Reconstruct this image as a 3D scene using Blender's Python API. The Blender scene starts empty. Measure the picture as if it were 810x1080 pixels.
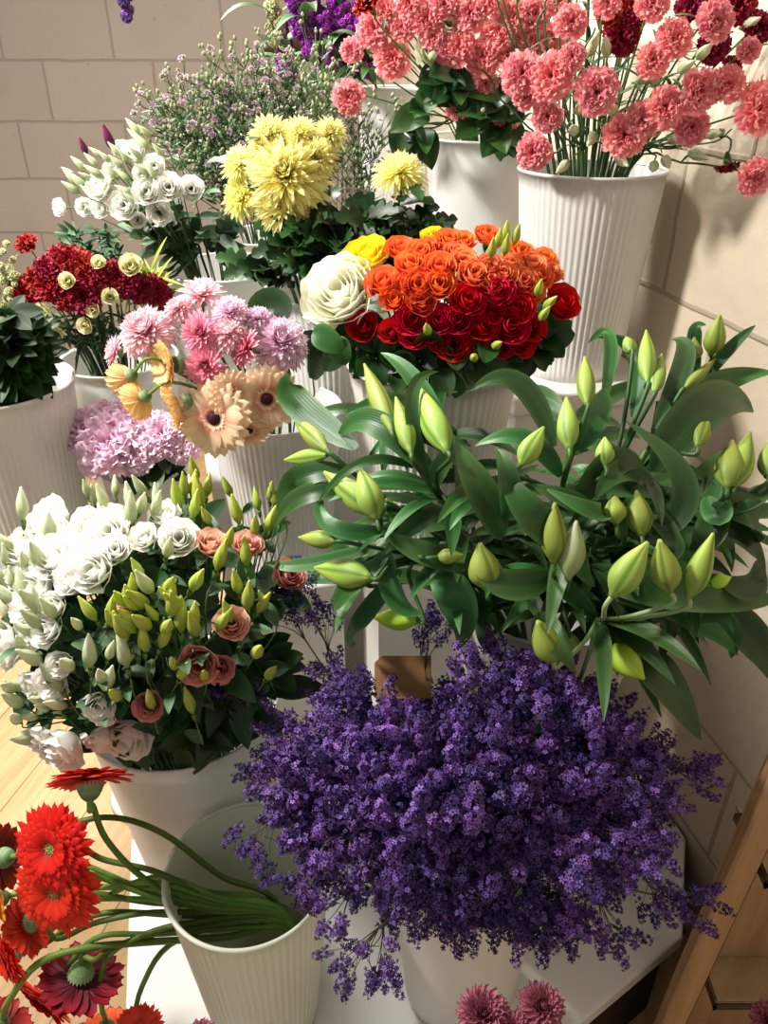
import bpy, math, random
from math import sin, cos, pi, radians
from mathutils import Vector, Matrix, Quaternion

random.seed(11)
SC = bpy.context.scene
COL = SC.collection

# ------------------------------------------------------------------ camera
HC = 1.5                       # camera height
PITCH = radians(30.5)
FPX = 831.0                    # focal length for an 810 x 1080 frame
cam_d = bpy.data.cameras.new('camera')
cam = bpy.data.objects.new('camera', cam_d); COL.objects.link(cam)
cam_d.sensor_fit = 'VERTICAL'; cam_d.sensor_height = 24.0
cam_d.lens = 24.0 * FPX / 1080.0
cam_d.clip_start = 0.02
cam.location = (0, 0, HC)
cam.rotation_euler = (pi/2 - PITCH, 0, 0)
SC.camera = cam

# ------------------------------------------------------------------ light
SC.view_settings.view_transform = 'Standard'
SC.view_settings.look = 'None'
SC.view_settings.gamma = 1.0
SC.view_settings.use_curve_mapping = False
SC.view_settings.exposure = 0.5
SC.cycles.max_bounces = 7
SC.cycles.diffuse_bounces = 4
SC.cycles.use_denoising = True
w = bpy.data.worlds.new('room_ambient'); SC.world = w; w.use_nodes = True
bg = w.node_tree.nodes['Background']
bg.inputs[0].default_value = (1.0, 0.95, 0.90, 1); bg.inputs[1].default_value = 0.27

def area_light(name, loc, target, size, power, color, spread=pi):
    d = bpy.data.lights.new(name, 'AREA'); d.shape = 'DISK'; d.size = size; d.energy = power; d.color = color
    d.spread = spread
    o = bpy.data.objects.new(name, d); COL.objects.link(o)
    o.location = loc
    o.rotation_euler = (Vector(target) - Vector(loc)).to_track_quat('-Z', 'Y').to_euler()
    return o
area_light('ceiling_spot_light', (-1.35, 0.90, 2.35), (-0.2, 1.2, 0.9), 0.25, 50.0, (1.0, 0.955, 0.90))
area_light('ceiling_panel_light', (-0.75, 2.25, 2.6), (-0.25, 1.2, 0.7), 0.6, 36.0, (1.0, 0.96, 0.91), radians(130))

# ------------------------------------------------------------------ helpers
def at(px, py, Y):
    """point seen at photo position px,py whose distance into the room is Y"""
    u = (px - 405.0) / FPX; v = (540.0 - py) / FPX
    cp, sp = cos(PITCH), sin(PITCH)
    r = Vector((u, cp + v*sp, -sp + v*cp))
    return Vector((0, 0, HC)) + r * (Y / r.y)
def pxsize(n, p):
    """real size of n photo pixels at point p"""
    q = Vector(p) - Vector((0, 0, HC))
    return n / FPX * (q.y*cos(PITCH) - q.z*sin(PITCH))
def dome(px, py, c, rad):
    u = (px - 405.0) / FPX; v = (540.0 - py) / FPX
    cp, sp = cos(PITCH), sin(PITCH)
    d = Vector((u, cp + v*sp, -sp + v*cp)); o = Vector((0, 0, HC)) - Vector(c)
    D = Vector((d.x/rad[0], d.y/rad[1], d.z/rad[2])); O = Vector((o.x/rad[0], o.y/rad[1], o.z/rad[2]))
    a = D.dot(D); b = O.dot(D); cc = O.dot(O) - 1
    disc = b*b - a*cc
    t = (-b - math.sqrt(disc)) / a if disc > 0 else -b / a
    p = Vector((0, 0, HC)) + d*t
    wa = p.x*.9702 + p.y*.2421          # keep clear of the right wall
    if wa > .745: p = Vector((0, 0, HC)) + d*t*(.745/wa)
    n = p - Vector(c); n = Vector((n.x/rad[0]**2, n.y/rad[1]**2, n.z/rad[2]**2)).normalized()
    return p, n
def R(a, b): return random.uniform(a, b)

def srgb(h):
    h = h.lstrip('#'); out = []
    for i in (0, 2, 4):
        c = int(h[i:i+2], 16) / 255.0
        out.append(c/12.92 if c <= 0.04045 else ((c + 0.055)/1.055)**2.4)
    return (*out, 1.0)

class MB:
    """collects vertices, faces and a per-vertex pattern coordinate; build() links them as one mesh object"""
    def __init__(s): s.v = []; s.f = []; s.a = []
    def grid(s, rows, attrs, closed=False):
        b = len(s.v); n = len(rows[0])
        for r, ar in zip(rows, attrs):
            s.v += [tuple(p) for p in r]; s.a += ar
        for i in range(len(rows) - 1):
            for j in range(n if closed else n - 1):
                k = (j + 1) % n
                s.f.append((b+i*n+j, b+i*n+k, b+(i+1)*n+k, b+(i+1)*n+j))
    def add(s, o, M, att=None):
        b = len(s.v)
        s.v += [tuple(M @ Vector(p)) for p in o.v]
        s.f += [tuple(i + b for i in f) for f in o.f]
        s.a += o.a if att is None else [(x[0], x[1], att) for x in o.a]
    def mesh(s, name, mat, smooth=True):
        me = bpy.data.meshes.new(name); me.from_pydata(s.v, [], s.f)
        if s.a:
            at_ = me.color_attributes.new('pat', 'FLOAT_COLOR', 'POINT')
            fl = []
            for x in s.a: fl += [x[0], x[1], x[2], 1.0]
            at_.data.foreach_set('color', fl)
        if smooth: me.polygons.foreach_set('use_smooth', [True]*len(me.polygons))
        me.materials.append(mat); me.update()
        return me
    def build(s, name, mat, parent=None, smooth=True):
        return link(name, s.mesh(name, mat, smooth), parent)
def link(name, me, parent=None, loc=(0,0,0), rot=None, scale=1.0):
    o = bpy.data.objects.new(name, me); COL.objects.link(o)
    if parent is not None: o.parent = parent
    o.location = loc
    if rot is not None: o.rotation_mode = 'QUATERNION'; o.rotation_quaternion = rot
    o.scale = (scale,)*3 if not hasattr(scale, '__len__') else scale
    return o
LAB = {}
def tag(o, label, cat, group=None, kind=None):
    if label: o['label'] = label
    if cat: o['category'] = cat
    if group: o['group'] = group
    if kind: o['kind'] = kind
    return o
def thing(name, label, cat, loc, group=None):
    o = bpy.data.objects.new(name, None); COL.objects.link(o); o.location = loc; o.empty_display_size = 0.01
    return tag(o, label, cat, group)
def axis_quat(n, roll=None):
    q = Vector((0,0,1)).rotation_difference(Vector(n).normalized())
    return q @ Quaternion((0,0,1), R(0, 2*pi) if roll is None else roll)
def quad(p0, p1, p2, n=8):
    p0, p1, p2 = Vector(p0), Vector(p1), Vector(p2)
    return [p0*(1-t)**2 + p1*2*t*(1-t) + p2*t*t for t in [i/n for i in range(n+1)]]
def smooth_path(pts, per=5):
    P = [Vector(p) for p in pts]; P = [P[0]*2-P[1]] + P + [P[-1]*2-P[-2]]; out = []
    for i in range(1, len(P)-2):
        for k in range(per):
            t = k/per
            out.append(0.5*((2*P[i]) + (P[i+1]-P[i-1])*t + (2*P[i-1]-5*P[i]+4*P[i+1]-P[i+2])*t*t + (3*P[i]-P[i-1]-3*P[i+1]+P[i+2])*t**3))
    out.append(P[-2]); return out
def tube(mb, path, r0, r1=None, sides=6, att=0.5, cap=True):
    r1 = r0 if r1 is None else r1; rows = []; ats = []
    prev = None; n = len(path)
    for i, p in enumerate(path):
        t = (path[min(i+1, n-1)] - path[max(i-1, 0)]).normalized()
        if prev is None: s = t.orthogonal().normalized()
        else: s = (prev - t*prev.dot(t)); s = s.normalized() if s.length > 1e-6 else t.orthogonal().normalized()
        prev = s; b = t.cross(s); r = r0 + (r1-r0)*i/(n-1)
        rows.append([p + (s*cos(2*pi*k/sides) + b*sin(2*pi*k/sides))*r for k in range(sides)])
        ats.append([(i/(n-1), 0.0, att)]*sides)
    b0 = len(mb.v)
    mb.grid(rows, ats, closed=True)
    if cap:
        mb.f.append(tuple(b0+k for k in reversed(range(sides))))
        mb.f.append(tuple(b0+(n-1)*sides+k for k in range(sides)))

# ------------------------------------------------------------------ materials
MATS = {}
def nodes(name):
    m = bpy.data.materials.new(name); m.use_nodes = True
    return m, m.node_tree, m.node_tree.nodes['Principled BSDF']
def nd(nt, kind, **kw):
    n = nt.nodes.new(kind)
    for k, v in kw.items(): setattr(n, k, v)
    return n
def mixc(nt, a, b, fac, mode='MIX'):
    n = nd(nt, 'ShaderNodeMix', data_type='RGBA', blend_type=mode)
    for sock, val in ((n.inputs[6], a), (n.inputs[7], b), (n.inputs[0], fac)):
        if isinstance(val, bpy.types.NodeSocket): nt.links.new(val, sock)
        else: sock.default_value = val
    return n.outputs[2]
def rng(nt, val, a, b, c=0.0, d=1.0):
    n = nd(nt, 'ShaderNodeMapRange', interpolation_type='SMOOTHSTEP')
    nt.links.new(val, n.inputs[0]); n.inputs[1].default_value = a; n.inputs[2].default_value = b
    n.inputs[3].default_value = c; n.inputs[4].default_value = d
    return n.outputs[0]
def organic(name, base, tip, lo=0.3, hi=0.9, edge=None, trans=0.3, rough=0.55, vary=0.12, alt=None, spec=0.3, veins=0.0):
    """petal or leaf: pigment runs from base to tip (along the pattern coordinate), edge tints the margins"""
    if name in MATS: return MATS[name]
    m, nt, bs = nodes(name)
    at_ = nd(nt, 'ShaderNodeAttribute', attribute_name='pat')
    sep = nd(nt, 'ShaderNodeSeparateColor'); nt.links.new(at_.outputs['Color'], sep.inputs[0])
    c = mixc(nt, srgb(base), srgb(tip), rng(nt, sep.outputs[0], lo, hi))
    if edge: c = mixc(nt, c, srgb(edge), rng(nt, sep.outputs[1], 0.55, 1.0))
    if alt: c = mixc(nt, c, srgb(alt), rng(nt, sep.outputs[2], 0.35, 0.9))
    oi = nd(nt, 'ShaderNodeObjectInfo')
    hsv = nd(nt, 'ShaderNodeHueSaturation'); nt.links.new(c, hsv.inputs['Color'])
    ad = nd(nt, 'ShaderNodeMath', operation='ADD'); nt.links.new(sep.outputs[2], ad.inputs[0]); nt.links.new(oi.outputs['Random'], ad.inputs[1])
    nt.links.new(rng(nt, ad.outputs[0], 0.0, 2.0, 1-vary*1.5, 1+vary), hsv.inputs['Value'])
    nt.links.new(rng(nt, oi.outputs['Random'], 0.0, 1.0, 0.5-vary*0.06, 0.5+vary*0.06), hsv.inputs['Hue'])
    col = hsv.outputs[0]
    if veins:
        wv = nd(nt, 'ShaderNodeMath', operation='MULTIPLY'); nt.links.new(sep.outputs[1], wv.inputs[0]); wv.inputs[1].default_value = 34
        sn = nd(nt, 'ShaderNodeMath', operation='SINE'); nt.links.new(wv.outputs[0], sn.inputs[0])
        bp = nd(nt, 'ShaderNodeBump'); bp.inputs['Strength'].default_value = veins; bp.inputs['Distance'].default_value = 0.0004
        nt.links.new(sn.outputs[0], bp.inputs['Height']); nt.links.new(bp.outputs[0], bs.inputs['Normal'])
    nt.links.new(col, bs.inputs['Base Color'])
    bs.inputs['Roughness'].default_value = rough; bs.inputs['Specular IOR Level'].default_value = spec
    if trans:
        tr = nd(nt, 'ShaderNodeBsdfTranslucent'); nt.links.new(col, tr.inputs['Color'])
        mx = nd(nt, 'ShaderNodeMixShader'); mx.inputs[0].default_value = trans
        nt.links.new(bs.outputs[0], mx.inputs[1]); nt.links.new(tr.outputs[0], mx.inputs[2])
        nt.links.new(mx.outputs[0], nt.nodes['Material Output'].inputs['Surface'])
    MATS[name] = m
    return m
def noisy(name, c1, c2, scale=8, rough=0.6, bump=0.0, stretch=(1,1,1), detail=4, spec=0.4, trans=0.0):
    if name in MATS: return MATS[name]
    m, nt, bs = nodes(name)
    tc = nd(nt, 'ShaderNodeTexCoord'); mp = nd(nt, 'ShaderNodeMapping'); mp.inputs['Scale'].default_value = stretch
    nt.links.new(tc.outputs['Object'], mp.inputs[0])
    nz = nd(nt, 'ShaderNodeTexNoise'); nz.inputs['Scale'].default_value = scale; nz.inputs['Detail'].default_value = detail
    nt.links.new(mp.outputs[0], nz.inputs['Vector'])
    c = mixc(nt, srgb(c1), srgb(c2), rng(nt, nz.outputs[0], 0.3, 0.7))
    nt.links.new(c, bs.inputs['Base Color']); bs.inputs['Roughness'].default_value = rough
    bs.inputs['Specular IOR Level'].default_value = spec
    if bump:
        bp = nd(nt, 'ShaderNodeBump'); bp.inputs['Strength'].default_value = bump; bp.inputs['Distance'].default_value = 0.002
        nt.links.new(nz.outputs[0], bp.inputs['Height']); nt.links.new(bp.outputs[0], bs.inputs['Normal'])
    if trans:
        tr = nd(nt, 'ShaderNodeBsdfTranslucent'); nt.links.new(c, tr.inputs['Color'])
        mx = nd(nt, 'ShaderNodeMixShader'); mx.inputs[0].default_value = trans
        nt.links.new(bs.outputs[0], mx.inputs[1]); nt.links.new(tr.outputs[0], mx.inputs[2])
        nt.links.new(mx.outputs[0], nt.nodes['Material Output'].inputs['Surface'])
    MATS[name] = m
    return m
def block_wall(name, c1, c2, mortar, off, stain=0.3):
    m, nt, bs = nodes(name)
    tc = nd(nt, 'ShaderNodeTexCoord'); mp = nd(nt, 'ShaderNodeMapping'); mp.inputs['Location'].default_value = (off[0], off[1], 0)
    nt.links.new(tc.outputs['UV'], mp.inputs[0])
    wob = nd(nt, 'ShaderNodeTexNoise'); wob.inputs['Scale'].default_value = 9
    nt.links.new(mp.outputs[0], wob.inputs['Vector'])
    vm = nd(nt, 'ShaderNodeVectorMath', operation='MULTIPLY_ADD'); vm.inputs[1].default_value = (0.010, 0.010, 0)
    nt.links.new(wob.outputs['Color'], vm.inputs[0]); nt.links.new(mp.outputs[0], vm.inputs[2])
    br = nd(nt, 'ShaderNodeTexBrick', offset=0.34, offset_frequency=2)
    nt.links.new(vm.outputs[0], br.inputs['Vector'])
    br.inputs['Scale'].default_value = 1.0; br.inputs['Brick Width'].default_value = 0.45; br.inputs['Row Height'].default_value = 0.225
    br.inputs['Mortar Size'].default_value = 0.006; br.inputs['Mortar Smooth'].default_value = 0.6
    br.inputs['Color1'].default_value = srgb(c1); br.inputs['Color2'].default_value = srgb(c2); br.inputs['Mortar'].default_value = srgb(mortar)
    nz = nd(nt, 'ShaderNodeTexNoise'); nz.inputs['Scale'].default_value = 3.5; nz.inputs['Detail'].default_value = 8
    nt.links.new(mp.outputs[0], nz.inputs['Vector'])
    pit = nd(nt, 'ShaderNodeTexNoise'); pit.inputs['Scale'].default_value = 38; pit.inputs['Detail'].default_value = 3
    nt.links.new(mp.outputs[0], pit.inputs['Vector'])
    c = mixc(nt, br.outputs['Color'], srgb('#8a7a68'), rng(nt, nz.outputs[0], 0.52, 0.85, 0.0, stain))
    c = mixc(nt, c, srgb('#5e4c3c'), rng(nt, pit.outputs[0], 0.70, 0.76, 0.0, 0.5))
    nt.links.new(c, bs.inputs['Base Color']); bs.inputs['Roughness'].default_value = 0.8
    h = nd(nt, 'ShaderNodeMath', operation='MULTIPLY_ADD'); nt.links.new(br.outputs['Fac'], h.inputs[0]); h.inputs[1].default_value = -1.6
    nt.links.new(pit.outputs[0], h.inputs[2])
    bp = nd(nt, 'ShaderNodeBump'); bp.inputs['Strength'].default_value = 0.55; bp.inputs['Distance'].default_value = 0.004
    nt.links.new(h.outputs[0], bp.inputs['Height']); nt.links.new(bp.outputs[0], bs.inputs['Normal'])
    return m
def wood(name, c1, c2, rough=0.45, planks=None, scale=1.0, ang=0.0):
    m, nt, bs = nodes(name)
    tc = nd(nt, 'ShaderNodeTexCoord'); mp = nd(nt, 'ShaderNodeMapping'); mp.inputs['Rotation'].default_value = (0, 0, ang)
    nt.links.new(tc.outputs['Object'], mp.inputs[0])
    mp2 = nd(nt, 'ShaderNodeMapping'); mp2.inputs['Scale'].default_value = (28*scale, 1.6*scale, 1.6*scale) if planks else (20*scale, 20*scale, 1.3*scale)
    nt.links.new(mp.outputs[0], mp2.inputs[0])
    nz = nd(nt, 'ShaderNodeTexNoise'); nz.inputs['Scale'].default_value = 2.0; nz.inputs['Detail'].default_value = 7; nz.inputs['Distortion'].default_value = 0.6
    nt.links.new(mp2.outputs[0], nz.inputs['Vector'])
    c = mixc(nt, srgb(c1), srgb(c2), rng(nt, nz.outputs[0], 0.3, 0.72))
    if planks:
        br = nd(nt, 'ShaderNodeTexBrick', offset=0.37); mp3 = nd(nt, 'ShaderNodeMapping'); mp3.inputs['Rotation'].default_value = (0, 0, pi/2)
        nt.links.new(mp.outputs[0], mp3.inputs[0]); nt.links.new(mp3.outputs[0], br.inputs['Vector'])
        br.inputs['Scale'].default_value = 1; br.inputs['Brick Width'].default_value = 1.3; br.inputs['Row Height'].default_value = planks
        br.inputs['Mortar Size'].default_value = 0.0015; br.inputs['Color1'].default_value = (1,1,1,1); br.inputs['Color2'].default_value = (0.86,0.84,0.80,1)
        br.inputs['Mortar'].default_value = (0.35,0.25,0.18,1)
        c = mixc(nt, c, br.outputs['Color'], 1.0, 'MULTIPLY')
    nt.links.new(c, bs.inputs['Base Color']); bs.inputs['Roughness'].default_value = rough
    return m

GREEN = organic('stem_green', '#47663a', '#5d7f3c', trans=0.08, rough=0.5, vary=0.25)
GREEND = organic('stem_dark_green', '#2c4425', '#3b5a2c', trans=0.05, rough=0.5, vary=0.25)
GERST = organic('gerbera_stem_green', '#4c6a25', '#6f8f3e', trans=0.08, rough=0.5, vary=0.2)
LEAFD = organic('leaf_dark', '#1f3d1c', '#2b4f24', edge='#2f5527', trans=0.15, rough=0.42, vary=0.3, spec=0.4)
LEAFDD = organic('leaf_very_dark', '#15290f', '#1f3a18', edge='#244219', trans=0.1, rough=0.5, vary=0.3, spec=0.3)
LEAFM = organic('leaf_mid', '#33592b', '#41692f', edge='#4a7038', trans=0.22, rough=0.45, vary=0.3, spec=0.4)
LEAFG = organic('leaf_greyish', '#3c5a3c', '#55744c', trans=0.15, rough=0.55, vary=0.3)
LILYLEAF = organic('lily_leaf', '#2d5526', '#3a662e', edge='#456f38', trans=0.2, rough=0.42, vary=0.35, spec=0.4, veins=0.12)
LILYBUD = organic('lily_bud', '#86a046', '#a2b850', lo=0.0, hi=0.9, edge='#5f7f30', trans=0.15, rough=0.5, vary=0.2)
# ------------------------------------------------------------------ petals and blooms (axis +Z, centre at the origin)
def petal(mb, az, r0, z0, L, W, th0, th1, cup=0.3, ruf=0.0, rn=3, jag=0.0, point=0.0, nu=6, nv=4, base=0.25, side=0.0, rnd=None, roll=0.0):
    rnd = R(0, 1) if rnd is None else rnd
    rows = []; ats = []; r = r0; z = z0; ph = R(0, 6.28)
    ca, sa = cos(az), sin(az)
    for i in range(nu + 1):
        t = i / nu; th = radians(th0 + (th1 - th0)*t)
        if i: r += cos(th)*L/nu; z += sin(th)*L/nu
        if point > 0:
            w = W*((base + (1-base)*sin(min(1, t/0.55)*pi/2)) if t < 0.55 else max(0.03, cos((t-0.55)/0.45*pi/2)**(0.4+0.6*point)))
        else:
            w = W*(base + (1-base)*min(1, t*1.25)**0.8)
            if t > 0.8: w *= 1 - (t-0.8)*0.9
        row = []; ar = []
        for j in range(-nv, nv + 1):
            s = j / nv
            x = s*w
            c = cup*s*s*w + ruf*t*t*sin(rn*pi*s + ph) + roll*s*w
            dl = -0.0
            if i == nu: dl = -L*0.10*s*s*(1-point) + (jag*L if (j % 2) else -jag*L*0.5)
            rr = r - sin(th)*c + cos(th)*dl; zz = z + cos(th)*c + sin(th)*dl
            row.append(Vector((rr*ca - x*sa, rr*sa + x*ca, zz))); ar.append((t, abs(s), rnd))
        rows.append(row); ats.append(ar)
    mb.grid(rows, ats)
def shell(mb, az, span, rb, rm, rt, h, z0=0.0, wav=0.0, nu=7, nv=6, curl=0.0, dip=0.25, rnd=None):
    """one wrapping rose petal: a curved wall spanning azimuth az±span"""
    rnd = R(0, 1) if rnd is None else rnd; ph = R(0, 6.28); rows = []; ats = []
    for i in range(nu + 1):
        t = i / nu
        rad = rb*(1-t)**2 + 2*rm*t*(1-t)*1.0 + rt*t*t
        row = []; ar = []
        for j in range(-nv, nv+1):
            s = j/nv; hh = h*t*(1 - dip*s*s)
            spn = span*(0.35 + 0.65*min(1, t*1.8))
            rr = rad + curl*max(0, t-0.7)**1.5*8*(0.5+0.5*s*s) + wav*t*t*sin(3*pi*s + ph)*0.6
            a = az + s*spn
            zz = z0 + hh - curl*max(0, t-0.75)*1.2 + wav*t*t*sin(4*pi*s+ph)
            row.append(Vector((rr*cos(a), rr*sin(a), zz))); ar.append((t, abs(s), rnd))
        rows.append(row); ats.append(ar)
    mb.grid(rows, ats)
def carnation_mb(rad=0.03, n=30):
    mb = MB()
    for k in range(n):
        f = k/(n-1)
        th = 84 - 80*f**0.9
        L = rad*(0.62 + 0.46*f); az = k*2.39996 + R(-.3, .3)
        petal(mb, az, 0.002, -0.004 + 0.002*(1-f), L, rad*R(.50, .66), min(98, th+26), th-26, cup=R(.05,.3), ruf=rad*R(.09,.15), rn=R(1.8,3.2), jag=0.055, nu=6, nv=7, base=0.10)
    return mb
def calyx_mb(r=0.006, h=0.02, flare=1.3):
    mb = MB(); rows = []; ats = []; n = 8
    for i in range(7):
        t = i/6; rr = r*(0.35 + 0.65*sin(min(1,t*1.6)*pi/2))*(1 + (flare-1)*t*t)
        rows.append([Vector((rr*cos(2*pi*k/n), rr*sin(2*pi*k/n), -h + h*t + (0.004 if (i == 6 and k % 2) else 0))) for k in range(n)])
        ats.append([(t, 0, .5)]*n)
    mb.grid(rows, ats, closed=True); mb.f.append(tuple(range(n))[::-1])
    return mb
def gerbera_mb(rad=0.045, n=26, inner=True, w=0.13, dr=8, rows_n=2):
    mb = MB()
    for ring in range(rows_n):
        for k in range(n):
            az = 2*pi*(k + ring*0.5)/n + R(-.05,.05)
            petal(mb, az, rad*.12, 0.002+0.002*ring, rad*(0.90-0.16*ring)*R(.93,1.05), rad*w*R(.85,1.1), 14+8*ring+R(-4,4), -dr+R(-9,7)+6*ring, cup=-0.2, point=0.12, nu=8, nv=3, base=.5)
    if inner:
        for k in range(n+10):
            az = 2*pi*k/(n+10)+R(-.05,.05)
            petal(mb, az, rad*.14, 0.004, rad*R(.14,.26), rad*.04, 40, 15, cup=.2, point=.6, nu=3, nv=1, base=.5)
    return mb
def disc_mb(rad=0.012, h=0.005, n=90):
    mb = MB(); rows = []; ats = []
    for i in range(6):
        t = i/5; rr = rad*cos(t*pi/2*.97); z = h*sin(t*pi/2)+0.003
        rows.append([Vector((rr*cos(2*pi*k/16), rr*sin(2*pi*k/16), z)) for k in range(16)]); ats.append([(1-t,0,.3)]*16)
    mb.grid(rows, ats, closed=True)
    for k in range(n):
        f = (k+.5)/n; rr = rad*math.sqrt(f); a = k*2.39996
        z = h*sin(math.acos(min(1, rr/rad)))+.003
        p = Vector((rr*cos(a), rr*sin(a), z)); s = rad*.085; b = len(mb.v)
        mb.v += [tuple(p+Vector((s,0,0))), tuple(p+Vector((0,s,0))), tuple(p+Vector((-s,0,0))), tuple(p+Vector((0,-s,0))), tuple(p+Vector((rr*.1*cos(a),rr*.1*sin(a),s*2.4)))]
        mb.a += [(f,0,R(0,1))]*5
        mb.f += [(b,b+1,b+4),(b+1,b+2,b+4),(b+2,b+3,b+4),(b+3,b,b+4)]
    return mb
def back_cup_mb(r=0.014, h=0.018):
    """green bracts under a daisy-like head"""
    mb = MB()
    for k in range(22):
        petal(mb, 2*pi*k/22, r*.16, -h, h*1.25, r*.2, 25, 80, cup=.1, point=.8, nu=5, nv=1, base=.8)
    for k in range(16):
        petal(mb, 2*pi*k/16+.1, r*.1, -h, h*.95, r*.22, 10, 75, cup=.1, point=.8, nu=4, nv=1, base=.8)
    return mb
def mum_mb(rad=0.03, n=150, w=0.10, lo=-25, hi=86, point=.5, shaggy=0.1, L0=.55, cup=.5, incurve=-20):
    mb = MB()
    for k in range(n):
        f = (k/(n-1))**0.8
        th = hi + (lo-hi)*f
        petal(mb, k*2.39996+R(-.15,.15), .002, -.001, rad*(L0 + (1.03-L0)*f)*R(1-shaggy, 1+shaggy), rad*w*R(.85,1.15), th + 8, th + incurve*-1*(1-f) - 18*f + R(-9,9), cup=cup, point=point, nu=5, nv=2, base=.5)
    return mb
def rose_mb(rad=0.016, h=0.026, layers=5, wav=.0004, openness=1.0, per=3):
    mb = MB()
    for l in range(layers):
        f = (l+1)/layers
        for k in range(per if l else 2):
            az = l*1.1 + k*2*pi/(per if l else 2) + R(-.2,.2)
            shell(mb, az, radians(62 if l else 100), rad*.15, rad*(.25+.95*f), rad*(.10+.98*f*openness), h*(1.05-.22*f), z0=-h*.45, wav=wav*(0.4+f), curl=.0035*f*openness*rad/.016)
    return mb
def bud_mb(L=0.03, r=0.008, folds=5, depth=.1, twist=3.0, peak=.4, tip=.06, nz=14, na=20, waist=0.0):
    """closed bud from base (origin) to tip (+Z)"""
    mb = MB(); rows = []; ats = []
    for i in range(nz+1):
        t = i/nz
        p = sin(pi*min(1,(t/peak))*.5)**.8 if t < peak else (tip + (1-tip)*cos((t-peak)/(1-peak)*pi/2)**1.15)
        p = max(p, .05) if i else .25
        row = []; ar = []
        for k in range(na):
            a = 2*pi*k/na
            rid = abs(cos(folds*a/2 + twist*t))
            rr = r*p*(1 - depth*(1-rid)**2*(.4+.6*t))
            row.append(Vector((rr*cos(a), rr*sin(a), L*t))); ar.append((t, 1-rid, .5))
        rows.append(row); ats.append(ar)
    mb.grid(rows, ats, closed=True)
    mb.f.append(tuple(range(na))[::-1]); mb.f.append(tuple(nz*na+k for k in range(na)))
    return mb
def leaf(mb, p0, p1, p2, w, facing=(0,-.3,1), fold=.18, nu=10, nv=3, shape=.75, lobes=0, tw=0.0, wavy=0.0):
    path = quad(p0, p1, p2, nu); F = Vector(facing).normalized(); rows = []; ats = []; rnd = R(0,1)
    for i, p in enumerate(path):
        t = i/nu
        tg = (path[min(i+1,nu)]-path[max(i-1,0)]).normalized()
        sd = tg.cross(F); sd = sd.normalized() if sd.length > 1e-4 else tg.orthogonal().normalized()
        if tw: sd = Quaternion(tg, tw*t) @ sd
        nm = sd.cross(tg)
        tq = min(.995, t*.985+.012); ww = w*max(.015, tq**(.75*shape)*(1-tq)**(1.15*shape)/(.395**(.75*shape)*.605**(1.15*shape)))
        if lobes: ww *= (.42+.58*abs(sin(lobes*pi*(t*.93+.04))))
        row = []; ar = []
        for j in range(-nv, nv+1):
            s = j/nv
            row.append(p + sd*s*ww + nm*(abs(s)*ww*fold + wavy*ww*sin(t*9+s*2)*abs(s))); ar.append((t, abs(s), rnd))
        rows.append(row); ats.append(ar)
    mb.grid(rows, ats)

# shared meshes -------------------------------------------------------------
def variants(fn, n, name, mat): return [fn().mesh(name, mat) for _ in range(n)]
CORAL = organic('carnation_coral', '#ea6678', '#f6909a', lo=.25, hi=.8, edge='#fcc2be', trans=.32, vary=.12, alt='#f59a9c')
CRIM = organic('carnation_crimson', '#6a0a1c', '#981428', trans=.12, vary=.25)
LILAC = organic('carnation_lilac_pink', '#f8c4de', '#ffdff0', lo=.3, hi=.95, trans=.22, vary=.08)
PALEY = organic('pale_yellow_petal', '#e6e4a0', '#f6f2c8', trans=.3, vary=.08)
WHITE = organic('white_petal', '#e6ebd0', '#faf9f2', lo=.0, hi=.45, trans=.3, vary=.05, rough=.6)
GWHITE = organic('green_white_bud', '#9fb377', '#dfe6c2', lo=.0, hi=.9, trans=.2, vary=.12)
YGREEN = organic('yellow_green_bud', '#90a63c', '#c0cc5a', lo=.0, hi=.9, trans=.2, vary=.15)
SALMON = organic('salmon_petal', '#ecae92', '#fbccb8', trans=.3, vary=.12)
DUSTYROSE = organic('dusty_rose_petal', '#d08478', '#ecaa9c', trans=.25, vary=.1)
PEACHP = organic('peach_gerbera_petal', '#ee8f7c', '#ffe0bc', lo=.12, hi=.65, trans=.3, vary=.06)
PEACHY = organic('yellow_peach_petal', '#f9cf8c', '#fddc9c', lo=.05, hi=.55, trans=.3, vary=.06)
DARKC = noisy('gerbera_dark_centre', '#2a0a10', '#5a1c20', 300)
REDG = organic('red_gerbera_petal', '#b20a14', '#e01622', lo=.0, hi=.5, trans=.22, vary=.12)
ORG = organic('orange_red_gerbera_petal', '#c9290f', '#e8502c', lo=.0, hi=.6, trans=.25, vary=.15)
DKRED = organic('dark_red_gerbera_petal', '#6a0f12', '#a32018', trans=.2, vary=.2)
ORYEL = organic('orange_gerbera_petal', '#e8761e', '#f7a33c', trans=.25, vary=.1)
OLIVE = noisy('gerbera_green_centre', '#8a8c3c', '#b5ad5c', 500, bump=.3)
YEL = organic('chrysanthemum_yellow', '#f9ee70', '#fffab4', lo=.0, hi=.8, trans=.45, vary=.07)
PINKM = organic('pink_chrysanthemum_petal', '#f7b6c4', '#ffdee4', lo=.1, hi=.9, trans=.28, vary=.06)
PINKS = organic('rose_pink_chrysanthemum_petal', '#f07c9c', '#fab0c2', lo=.1, hi=.9, trans=.25, vary=.1)
LILM = organic('lilac_chrysanthemum_petal', '#f6c8e2', '#ffe4f2', lo=.1, hi=.9, trans=.25, vary=.06)
ORANGE = organic('orange_rose_petal', '#ee5f24', '#fb8646', lo=.1, hi=.95, trans=.25, vary=.12, edge='#f9935a')
ORSAL = organic('salmon_orange_rose_petal', '#f07840', '#fb9a66', trans=.25, vary=.12)
REDR = organic('red_rose_petal', '#b80a24', '#d8183a', lo=.1, hi=.95, trans=.2, vary=.12)
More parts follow.
